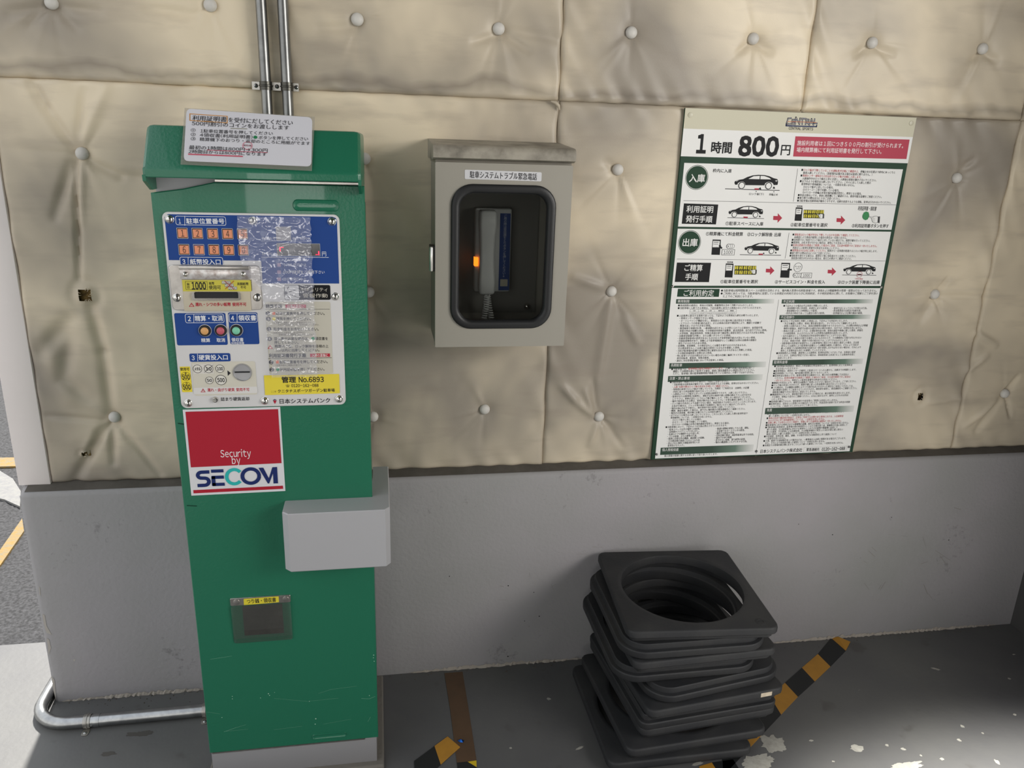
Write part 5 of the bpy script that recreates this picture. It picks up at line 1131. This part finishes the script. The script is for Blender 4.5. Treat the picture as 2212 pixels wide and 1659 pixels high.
# right column
G.line(sd_(332, 292), se(1832, 1440), .0008, '4b4b4b', 2)
heading(sd_(388, 290), sd_(1930, 356), '不正利用', ((405, 325), (600, 325)), sd_)
G.para(['■下記のような場合は不正利用と判断いたします。', '　・車両制限や禁止事項等、本規定に反する駐車。', '　・事前連絡のない24時間以上の駐車。', '　・枠外及び枠内であっても課金を逃れる駐車。'], sd_(410, 398), sd_(400, 526), 1, sd_(1185, 440), 5.0, KK, wt=.0088)
G.para(['・駐車方法によってロックを免れる行為。', '・料金精算前の出庫及び出庫未遂。', '・駐車場内および近隣の施設の破損。'], sd_(1242, 440), sd_(1228, 524), 0, sd_(1862, 438), 5.0, KK, wt=.0088)
heading(sd_(348, 558), sd_(1890, 622), '不正取締り', ((365, 592), (600, 592)), sd_)
G.para(['■当方にて不正利用と判断した車両には、下記のような対応をいたします。', '　・不正を確認した際は、車両に警告書を貼付し、タイヤロックにて施錠いたします。', '　・管理上支障があるときは、車両の移動等の取締りをできるものとし、その際の車両および積載', '　　物等の損傷は、故意又は重大な過失がある場合を除き、当方では一切責任を負いません。', '　・車両の引渡しにあたっては、正規駐車料金の他、車両の調査や移動に要した費用、移動先', '　　での保管費用、およびそれらに伴う人件費等の諸費用を請求いたします。', '　・当方の過失なくして利用者及び所有者等を確知することができない場合、', '　　期限を定めて車両の引取りを催告したにもかかわらず、その期間内に引取りがなされない', '　　ときは、車両の売却、廃棄その他の処分をすることができるものとします。', '　・当駐車場の利用者が本規定もしくは駐車場内に掲示された規定に違反した場合、又は故', '　　意もしくは過失により駐車場の設備もしくは機器を破損した場合は、それにより当社が', '　　被った損害(その結果駐車場の全部又は一部を休業しなければならない場合は、それにより', '　　喪失した営業利益も含む)を賠償していただきます。', '■損害賠償および修繕、調査等による諸費用、駐車料金等につきましては、当事者に請求', '　いたします。当事者が特定できない場合は、車両使用者(占有者)もしくは車両所有者に', '　請求いたします。'],
       sd_(364, 660), sd_(276, 1290), 2, sd_(1850, 740), 4.9, KK, wt=.0088)
heading(sd_(232, 1326), sd_(1755, 1390), '駐車料金等', ((248, 1360), (482, 1358)), sd_)
G.para(['■当駐車場の利用者は、掲出した料金額及び料金体系により、駐車時間に応じた駐車料金', '　をお支払いいただきます。', '■駐車時間は、車両センサーが検知した駐車スペースへの入庫から、出庫までの時間とします。', '■駐車時間については、場内設備の管理に基づくものとします。', '■駐車料金は後払いです。駐車位置番号を確認のうえ、備え付けの精算機にてお支払い', '　ください。{駐車位置番号を間違えて精算した場合のご返金、又は途中精算でのご返金は}', '　{一切いたしません。}再度正しい駐車位置番号の料金をお支払いください。', '■機器の不具合により、硬貨又は紙幣がご利用いただけない場合がございます。ご了承ください。', '■ロック板の状況にかかわらず、精算手順に従った料金精算行為を行なってください。', '■つり銭切れ、又は機器の故障によりつり銭が払出されなかった場合のご返金につきましては、', '　後日郵便小為替にてご返金させていただきます。領収書を保管し、緊急連絡先へご連絡ください。', '　領収書が確認できない場合はご返金いたしません。', '■機器異常などにより、領収書が発行されなかった場合には、後日領収書を送付いたします。', '　その場合、現地より直ちにご連絡ください。1日以上前のものや、紛失によるものは対応', '　いたしません。', '■駐車場を離れてからの、領収書発行や返金等のご要望には対応いたしません。', '■駐車料金は、告知なしに変更になる場合がございます。料金変更の前後で生ずる料金の差額', '　については、ご返金いたしませんのでご了承ください。'],
       sf(392, 8), sf(300, 660), 2, sf(1748, 68), 4.7, KK, wt=.0088)
heading(sf(252, 688), sf(1680, 748), '免責', ((272, 722), (358, 720)), sf)
G.para(['■場内設備の不具合に起因する場合を含め、利用者の判断により入出庫されたことにより', '　被った被害については、一切責任を負いません。', '■{車両の形状や構造等が原因で、正常なご利用でも支障のある車両における、入出庫障害}', '　{およびそれに伴う車両破損等については、一切責任を負いません。}', '■{出庫に際してお待ちいただく時間や、移動に伴う交通費等の補償は一切いたしません。}', '■駐車場内における車両又はその積載物の盗難、紛失又は毀損については一切責任を負いません。', '■当駐車場の利用者が、駐車場の他の利用者もしくはその他の第三者、動物等の行為に起因して', '　被った損害、又は駐車場内に存在する車両もしくはその付属物や積載物に起因して', '　被った損害、不正駐車による出庫妨害、その他駐車場内で発生した当社の責に帰し得ない', '　事由に起因して被った損害について一切責任を負いません。', '■天災地変、自然災害、騒乱、暴動、その他不可抗力の事象発生に伴う損害について', '　一切責任を負いません。', '■工事、催事で交通規制があった場合などは、一般車両の入出庫に制限がある場合がございます。', '　また、それにより利用者が被った被害について一切責任を負いません。', '■本規定その他場内掲示物に反することにより被った被害については、一切責任を負いません。'],
       sf(278, 780), sf(202, 1298), 6, sf(1588, 966), 4.7, KK, wt=.0088)
G.text('日本システムバンク株式会社', sf(160, 1395), sf(852, 1370), 8.2, KK, .015, 2); G.frame(sf(878, 1330), sf(1568, 1385), .0004, '999999', 2, .0003)
G.text('緊急連絡先', sf(918, 1366), sf(1132, 1362), 6.8, KK, .015, 2); G.text('0120-162-088', sf(1168, 1360), sf(1548, 1345), 8.4, KK, .025, 2)
for cr, p in ((sa, (202, 113)), (sa, (2087, 182))):
    c = G.px(cr(*p)); MB().lathe((c.x, YG, c.y), (0, -1, 0), [(.0062, 0), (.006, .0014), (.003, .0022), (0, .0022)], 16).build('screw_cap', mat('cream_cap', 'c4c0ab', .4), sg, 40)
for cr, p, hx in ((sc_, (420, 68), 'c'), (sd_, (2080, 84), 'c'), (se, (213, 1440), 'd'), (sf, (102, 1392), 'd'), (sf, (1610, 1320), 'd')):
    c = G.px(cr(*p)); screw_head(sg, (c.x, YG - .0004, c.y), (0, -1, 0), .0038, M_CHROME if hx == 'c' else M_STEEL)
    X_ = Print(sg, (0, YG - .0031, 0), base=.0004); X_.hold('screw_slot'); X_.line((cr(*p)[0] - 2.2, cr(*p)[1] - 1.5), (cr(*p)[0] + 2.2, cr(*p)[1] + 1.5), .0009, '2a2a2a', 1, 'screw_slot'); X_.line((cr(*p)[0] - 1.5, cr(*p)[1] + 2.2), (cr(*p)[0] + 1.5, cr(*p)[1] - 2.2), .0009, '2a2a2a', 1, 'screw_slot')

# ================================================================== vertical conduits above the machine and their clamp
RP = .0112; YC = -.0165
for (ua, ub), lab in ((((566, 60), (577, 215)), 'left one of the two steel conduits rising above the green machine'), (((613, 60), (622, 215)), 'right one of the two steel conduits rising above the green machine')):
    A, Bq = at(ua[0], ua[1], YC), at(ub[0], ub[1], YC); x = (A.x + Bq.x) / 2
    root = tag(MB().tube([(x, YC, .60), (x, YC, 1.3), (x, YC, 2.0), (x, YC, 2.72)], RP, 18).build('conduit_pipe', M_COND, None, 60), lab, 'pipe', 'conduits above the machine')
px_l = at(573, 184, YC).x; px_r = at(621, 188, YC).x
cz = at(597, 187, -.004).z; ca = at(541, 184, -.004); cb = at(649, 190, -.004)
cl = empty('pipe_clamp', ((ca.x + cb.x) / 2, 0, cz), 'steel saddle clamp with three screws across both conduits', 'clamp')
xa = (at(571, 184, YC).x + 0); pipes_x = []
for ua, ub in (((566, 60), (577, 215)), ((613, 60), (622, 215))): pipes_x.append((at(ua[0], ua[1], YC).x + at(ub[0], ub[1], YC).x) / 2)
hwid = .0085
M_STRAP = mat('bright_zinc', 'dcdad4', .3, .85); M_CLIP = mat('dull_zinc', 'a5a29c', .35, .9)
for x0, x1, rl, rr_ in ((ca.x, pipes_x[0] - RP + .001, True, False), (pipes_x[0] + RP - .001, pipes_x[1] - RP + .001, False, False), (pipes_x[1] + RP - .001, cb.x, False, True)):
    o = rrect(x0, cz - hwid, x1, cz + hwid, .0008, 6)
    if rl: o = [(max(p[0], x0 + .0055 - math.sqrt(max(0, .0085 ** 2 - (p[1] - cz) ** 2)) * .65), p[1]) for p in o]
    if rr_: o = [(min(p[0], x1 - .0055 + math.sqrt(max(0, .0085 ** 2 - (p[1] - cz) ** 2)) * .65), p[1]) for p in o]
    MB().prism(o, -.0062, -.0045, .0004).build('strap_tab', M_STRAP, cl, 30)
    sx_ = (x0 + x1) / 2; screw_head(cl, (sx_, -.0062, cz), (0, -1, 0), .0045, M_STEEL)
    Xs = Print(cl, (0, -.0095, 0), base=.0002); Xs.hold('screw_slot')
    for d in (-.78, .78): Xs.poly2([(sx_ + r_ * math.cos(d) + s_ * .0005 * math.sin(d), cz + r_ * math.sin(d) - s_ * .0005 * math.cos(d)) for r_, s_ in ((-.0028, -1), (.0028, -1), (.0028, 1), (-.0028, 1))], '2a2a2c', 1, 'screw_slot')
for x in pipes_x:
    loops = []
    for z, r in ((cz - hwid, RP + .0004), (cz - hwid, RP + .002), (cz - .002, RP + .002), (cz - .001, RP + .0034), (cz + .001, RP + .0034), (cz + .002, RP + .002), (cz + hwid, RP + .002), (cz + hwid, RP + .0004)):
        loops.append([(x + r * math.cos(a), YC - r * math.sin(a), z) for a in np.linspace(-.55, math.pi + .55, 22)])
    n = 22; mb = MB(); k = 0
    vs = [p for l in loops for p in l]; fs = [(i * n + j, i * n + j + 1, (i + 1) * n + j + 1, (i + 1) * n + j) for i in range(len(loops) - 1) for j in range(n - 1)]
    mb.add(vs, fs); mb.build('strap_hoop', mat('dark_zinc', '55544f', .35, .9), cl, 40)
# stamped print on the left conduit
for i, z in enumerate((1.522, 1.516, 1.509, 1.503)): pass

# ================================================================== floor conduit around the wall's foot
RF = .0150
pts = [(-.862, .5, RF), (-.862, .12, RF), (-.862, -.02, RF)]
for k in range(1, 10):
    a = math.radians(180 + 90 * k / 9); pts.append((-.774 + .088 * math.cos(a), -.043 + .088 * math.sin(a), RF))
pts += [(-.70, -.1305, RF), (-.60, -.1295, RF), (-.50, -.128, RF), (-.37, -.126, RF)]
fp = empty('floor_conduit', (-.6, -.13, 0), 'bright steel conduit bending round the foot of the grey wall into the machine', 'pipe')
MB().tube(pts, RF, 18).build('pipe', M_STEEL, fp, 60)
MB().tube([(-.712, -.1307, RF), (-.700, -.1305, RF)], RF + .0009, 18).build('pipe_joint', M_STEEL, fp, 40)
def saddle(x, y, lab):
    o = empty('saddle_clip', (x, y, 0), lab, 'pipe clip', 'saddle clips on the floor conduit')
    loops = []
    for dx, r in ((-.008, RF + .0006), (-.008, RF + .0018), (-.002, RF + .0018), (-.001, RF + .003), (.001, RF + .003), (.002, RF + .0018), (.008, RF + .0018), (.008, RF + .0006)):
        loops.append([(x + dx, y + r * math.cos(a), RF + r * math.sin(a)) for a in np.linspace(-.9, math.pi + .9, 20)])
    n = 20; vs = [p for l in loops for p in l]; fs = [(i * n + j, i * n + j + 1, (i + 1) * n + j + 1, (i + 1) * n + j) for i in range(len(loops) - 1) for j in range(n - 1)]
    MB().add(vs, fs).build('hoop', M_CLIP, o, 40)
    MB().loft([[(p[0], p[1], .0018) for p in rrect(x - .008, y - RF - .020, x + .008, y - RF + .004, .006)], [(p[0], p[1], .0002) for p in rrect(x - .008, y - RF - .020, x + .008, y - RF + .004, .006)]], (True, True)).build('foot_tab', M_CLIP, o)
    screw_head(o, (x, y - RF - .011, .0018), (0, 0, 1), .0045, M_STEEL)
s_a = atz(183, 1560, .02); s_b = atz(432, 1528, .02)
saddle(s_a.x + .004, -.1305, 'steel saddle clip beside the bend of the floor conduit'); saddle(-.452, -.1272, 'steel saddle clip on the floor conduit next to the machine')

# ================================================================== stack of rubber cone bases
M_RUB = mat('dusty_black_rubber', '232427', .62, bump=.25, bscale=120, mottle=.45, mscale=9, mhex='3b3a38')
def base_mesh(corner, side=.362, hole=.151):
    N = 96; s = side / 2
    def sq(ins, r):
        pts = []
        for k in range(4):
            a0 = k * math.pi / 2; cx = math.cos(a0 + math.pi / 4) * math.sqrt(2) * (s - r); cy = math.sin(a0 + math.pi / 4) * math.sqrt(2) * (s - r)
            for j in range(N // 4):
                a = a0 + math.pi / 2 * j / (N // 4 - 1); pts.append((cx + (r - ins) * math.cos(a), cy + (r - ins) * math.sin(a)))
        # even spacing along the whole outline
        P = np.array(pts + [pts[0]]); L = np.concatenate([[0], np.cumsum(np.hypot(*(P[1:] - P[:-1]).T))])
        t = np.linspace(0, L[-1], 128, endpoint=False)
        return [(float(x), float(y)) for x, y in zip(np.interp(t, L, P[:, 0]), np.interp(t, L, P[:, 1]))]
    ref = sq(0, corner); ang = [math.atan2(p[1], p[0]) for p in ref]
    circ = lambda r: [(r * math.cos(a), r * math.sin(a)) for a in ang]
    rings = [(sq(.013, corner), 0.0), (sq(.011, corner), .002), (sq(.010, corner), .013), (sq(.002, corner), .0145), (sq(0, corner), .017), (sq(0, corner), .029), (sq(.0015, corner), .032), (sq(.005, corner), .0338),
             (circ(hole + .016), .0338), (circ(hole + .013), .0352), (circ(hole + .005), .0352), (circ(hole + .001), .0338), (circ(hole), .031), (circ(hole), .012), (circ(hole + .004), .010), (circ(hole + .006), 0.0)]
    mb = MB().loft([[(p[0], p[1], z) for p in pts] for pts, z in rings], close=True)
    me = bpy.data.meshes.new('cone_base'); me.from_pydata(mb.v, [], mb.f); me.update()
    bm = bmesh.new(); bm.from_mesh(me); bmesh.ops.recalc_face_normals(bm, faces=bm.faces); bm.to_mesh(me); bm.free()
    for p in me.polygons: p.use_smooth = True
    try: me.set_sharp_from_angle(angle=math.radians(38))
    except Exception: pass
    me.materials.append(M_RUB); return me
SHARP, ROUND = base_mesh(.022), base_mesh(.062)
ordinal = ['topmost', 'second from the top', 'third from the top', 'fourth from the top', 'fifth from the top', 'sixth from the top', 'seventh from the top', 'eighth from the top', 'second from the bottom', 'lowest']
LAY = [(.735, -.237, -4.3, 0, SHARP), (.714, -.240, -.5, 1, ROUND), (.730, -.238, 1.9, 0, SHARP), (.703, -.228, .3, 1, ROUND), (.752, -.246, 9.0, 1, ROUND), (.746, -.262, 6.5, 0, SHARP), (.742, -.250, 5.2, 1, SHARP), (.746, -.243, 5.2, 0, SHARP), (.715, -.268, 3.8, 0, SHARP), (.683, -.276, .5, 0, SHARP)]
TH = .0352; DZ = .0353
for i, (x, y, a, flip, me) in enumerate(LAY):
    z = (9 - i) * DZ + .0012
    o = bpy.data.objects.new('cone_base', me); COL.objects.link(o)
    o.location = (x, y, z + (TH if flip else 0)); o.rotation_euler = (math.pi if flip else 0, 0, math.radians(a))
    extra = {0: 'black rubber cone base with a round hole, topmost of its stack', 5: 'black rubber cone base with a cream sticker on its corner, sixth in the stack', 9: 'black rubber cone base lying on the floor, lowest of its stack'}
    tag(o, extra.get(i, 'black rubber traffic cone base, %s of the stack' % ordinal[i]), 'cone base', 'stacked rubber cone bases')
    if i == 0:
        c = atz(1643, 1343, z + .034); mb = MB().lathe((0, 0, 0), (0, 0, 1), [(.013, .0), (.012, .0008), (.007, .0012), (.0065, .0002), (.003, .0004), (0, .0014)], 20)
        b_ = mb.build('corner_boss', M_RUB, None, 40); b_.parent = o; q = Matrix.Rotation(-math.radians(a), 3, 'Z') @ Vector((c.x - x, c.y - y, 0)); b_.location = (q.x, q.y, .0338)
    if i == 5:
        q = Matrix.Rotation(-math.radians(a), 3, 'Z'); mb = MB().box((.112, -.1816, .018), (.142, -.1808, .029))
        b_ = mb.build('sticker_patch', mat('cream_sticker', 'd8cbb4', .6, mottle=.4, mscale=60, mhex='a98f78'), None); b_.parent = o

# ================================================================== tapes on the floor
M_TY = mat('yellow_tape', 'b8842c', .45, mottle=.25, mscale=30, mhex='8a6428'); M_TB = mat('black_tape', '1d1f20', .5); M_TBR = mat('brown_tape', '5c4531', .45, mottle=.4, mscale=25, mhex='473727'); M_TY2 = mat('bright_yellow_tape', 'd8b81c', .4)
def strip(root, name, quad, m, z0=0.0, th=.0009):
    MB().loft([[(p[0], p[1], z0 + th + (p[2] if len(p) > 2 else 0)) for p in quad], [(p[0], p[1], z0 + .0001 + (p[2] if len(p) > 2 else 0)) for p in quad]], (True, True)).build(name, m, root)
ft = crop(1600, 1250, 3.6144)
zt_ = lambda p: tuple(atz(*p, 0))[:2]
t1 = empty('hazard_tape', atz(1740, 1450, 0), 'black and yellow hazard tape slanting from the wall to behind the stack', 'tape')
# two edges of the tape as pixel chains, upper/left edge and lower/right edge
e1 = [ft(110, 1040), ft(200, 950), ft(232, 935), ft(345, 815), ft(478, 697), ft(602, 590), ft(706, 462)]
E1 = [(.905, -.475), (1.012, -.305)]
U_ = [zt_(ft(232, 925)), zt_(ft(345, 815)), zt_(ft(478, 697)), zt_(ft(602, 590)), zt_(ft(706, 465))]
V_ = [zt_(ft(315, 1063)), zt_(ft(446, 924)), zt_(ft(578, 804)), zt_(ft(700, 688)), zt_(ft(820, 565))]
ex = lambda a, b, k: (a[0] + (b[0] - a[0]) * k, a[1] + (b[1] - a[1]) * k)
U_.insert(0, ex(U_[0], U_[1], -1.0)); V_.insert(0, ex(V_[0], V_[1], -1.0)); U_.insert(0, ex(U_[0], U_[1], -1.0)); V_.insert(0, ex(V_[0], V_[1], -1.0)); U_.insert(0, ex(U_[0], U_[1], -1.0)); V_.insert(0, ex(V_[0], V_[1], -1.0))
for i in range(len(U_) - 1):
    y_ = (i % 2 == 1)
    strip(t1, 'yellow_band' if y_ else 'black_band', [U_[i], V_[i], V_[i + 1], U_[i + 1]], M_TY if y_ else M_TB)
a_, b_, c_, d_ = U_[-1], V_[-1], zt_(ft(855, 503)), zt_(ft(728, 435))
strip(t1, 'yellow_band', [(a_[0], a_[1], .0004), (b_[0], b_[1], .0004), (c_[0], min(c_[1], -.034), .004), (d_[0], min(d_[1], -.033), .006)], M_TY)
fb = crop(780, 1380, 4.2538)
t2 = empty('brown_tape', atz(995, 1550, 0), 'faded brown tape running from the wall across the floor', 'tape')
Lb = [zt_(fb(*p)) for p in ((765, 318), (820, 660), (880, 1140))]; Rb = [zt_(fb(*p)) for p in ((932, 304), (990, 660), (1060, 1120))]
for i in range(2): strip(t2, 'tape_strip', [Lb[i], Rb[i], Rb[i + 1], Lb[i + 1]], M_TBR)
fe = lambda p, q, k: (p[0] + (q[0] - p[0]) * k, p[1] + (q[1] - p[1]) * k)
L2, R2 = fe(Lb[1], Lb[2], 1.35), fe(Rb[1], Rb[2], 1.35)
ms_ = zt_(fb(980, 1132)); me_ = zt_(fb(1062, 1182))
strip(t2, 'black_band', [Lb[2], ms_, me_, R2, L2], M_TB); strip(t2, 'yellow_band', [ms_, Rb[2], me_], M_TY2)
t3 = empty('hazard_tape', atz(930, 1640, 0), 'black and yellow hazard tape end beside the brown tape', 'tape')
Q = [zt_(fb(*p)) for p in ((675, 990), (795, 902), (822, 925), (910, 1000), (732, 1160))]
strip(t3, 'yellow_band', [Q[0], Q[1], Q[2], Q[3], Q[4]], M_TY, .001)
p5, p6 = fe(Q[1], Q[0], 2.5), fe(Q[3], Q[4], 2.2)
strip(t3, 'black_band', [Q[0], Q[4], p6, p5], M_TB, .0006)
t4 = empty('hazard_tape', atz(1560, 1659, 0), 'black and yellow hazard tape poking out under the front of the stack', 'tape')
k4 = crop(1200, 1150, 3.259); W4 = [zt_(k4(*p)) for p in ((1010, 1650), (1100, 1622), (1150, 1700), (1040, 1730))]; B4 = [zt_(k4(*p)) for p in ((1100, 1622), (1250, 1600), (1300, 1680), (1150, 1700))]
strip(t4, 'yellow_band', W4, M_TY); strip(t4, 'black_band', B4, M_TB)
# scrap of blue foil
c = atz(996, 1599, .004)
MB().add([(c.x - .009, c.y + .002, .002), (c.x - .001, c.y + .006, .003), (c.x + .008, c.y + .001, .002), (c.x + .004, c.y - .006, .002), (c.x - .003, c.y - .004, .002), (c.x, c.y, .007)], [(0, 1, 5), (1, 2, 5), (2, 3, 5), (3, 4, 5), (4, 0, 5), (4, 3, 2, 1, 0)]).build('foil_scrap', mat('blue_foil', '2a62b8', .2, .9))
tag(bpy.data.objects['foil_scrap'], 'tiny crumpled scrap of blue foil on the brown tape', 'litter')

# ================================================================== bare patches where the floor paint has flaked off
def flake(cx, cy, rx, ry, seed, rot=0.0):
    rnd = random.Random(seed); n = 60; mb = MB(); top = []
    for k in range(n):
        a = 2 * math.pi * k / n
        r = .72 + .34 * noise.noise(Vector((math.cos(a) * 1.6 + seed * 3.7, math.sin(a) * 1.6, seed))) + .22 * noise.noise(Vector((math.cos(a) * 5 + seed, math.sin(a) * 5, seed * 2))) + .025 * rnd.uniform(-1, 1)
        x, y = rx * r * math.cos(a), ry * r * math.sin(a)
        top.append((cx + x * math.cos(rot) - y * math.sin(rot), cy + x * math.sin(rot) + y * math.cos(rot), .0005))
    return mb.add(top + [(p[0], p[1], .0001) for p in top], [tuple(range(n))] + [(k, n + k, n + (k + 1) % n, (k + 1) % n) for k in range(n)])
M_FLK = mat('bare_floor_screed', 'a9a79f', .8, bump=.5, bscale=150, mottle=.5, mscale=60, mhex='85827a')
for i, (u, v, rx, ry, rot) in enumerate(((1668, 1606, .040, .036, .3), (1640, 1648, .055, .03, .2), (1851, 1616, .022, .015, .1), (1960, 1656, .06, .018, .1), (1752, 1600, .008, .004, 0), (1916, 1610, .006, .005, 0), (1951, 1618, .008, .006, -.6), (2072, 1599, .006, .006, 0), (2154, 1646, .007, .010, 0), (2035, 1640, .008, .005, 0), (1989, 1632, .004, .004, 0), (2123, 1584, .004, .004, 0), (2021, 1445, .016, .005, -.5), (2079, 1569, .006, .006, 0),
        (2192, 1544, .006, .005, 0), (2180, 1466, .005, .004, 0), (2190, 1414, .006, .003, 0), (1252, 1616, .015, .004, .35), (1103, 1616, .004, .004, 0), (1185, 1510, .007, .006, 0), (1507, 1650, .02, .006, .2), (1800, 1645, .005, .003, 0))):
    c = atz(u, v, 0); o = flake(c.x, c.y, rx, ry, i + 1, rot).build('paint_flake', M_FLK, floor)
# low shallow drips and stains on the floor by the conduit
M_ST = mat('damp_stain', '4d4a46', .5)
for i, (u, v, rx, ry) in enumerate(((300, 1585, .045, .012), (235, 1628, .022, .010))):
    c = atz(u, v, 0); flake(c.x, c.y, rx, ry, 60 + i).build('floor_stain', M_ST, floor)
# grit and leaf litter caught at the wall's foot
rnd = random.Random(5); M_GR = mat('grit', '5b554c', .9)
mb = MB()
for k in range(110):
    x = rnd.choice((rnd.uniform(-.86, -.45), rnd.uniform(.0, .6), rnd.uniform(1.1, 1.9))); y = -.033 - abs(rnd.gauss(0, .02)); r = rnd.uniform(.0008, .0026)
    mb.add([(x - r, y, .0005), (x, y - r, .0005), (x + r, y, .0005), (x, y + r, .0005), (x, y, r)], [(0, 1, 4), (1, 2, 4), (2, 3, 4), (3, 0, 4)])
g = mb.build('floor_grit', M_GR); tag(g, 'scattered dark grit along the foot of the grey wall', 'grit', kind='stuff')

# ================================================================== painted lines on the road beyond
M_LY = mat('yellow_road_paint', '97793c', .8, bump=.8, bscale=160, mottle=.9, mscale=45, mhex='7c7868'); M_LW = mat('white_road_paint', '8a8985', .8, bump=.8, bscale=160, mottle=.8, mscale=40, mhex='77777a')
def road_line(pxs, m, label, cat='road marking'):
    q = [atz(*p, -.006) for p in pxs]
    o = MB().loft([[(p.x, p.y, -.0035) for p in q], [(p.x, p.y, -.012) for p in q]], (True, True)).build('road_marking', m); tag(o, label, cat)
road_line([(-520, 996), (38, 989), (42, 1008), (-520, 1019)], M_LY, 'yellow band crossing the road behind the white wall trim')
road_line([(-125, 1368), (48, 1121), (52, 1148), (-118, 1394)], M_LY, 'slanting worn yellow line on the road beside the wall end')
road_line([(-300, 1030), (-120, 1018), (0, 1018), (28, 1035), (45, 1062), (43, 1095), (10, 1080), (-60, 1065), (-180, 1062), (-300, 1078)], M_LW, 'white curved road marking patch beyond the wall end')

flush_prints()
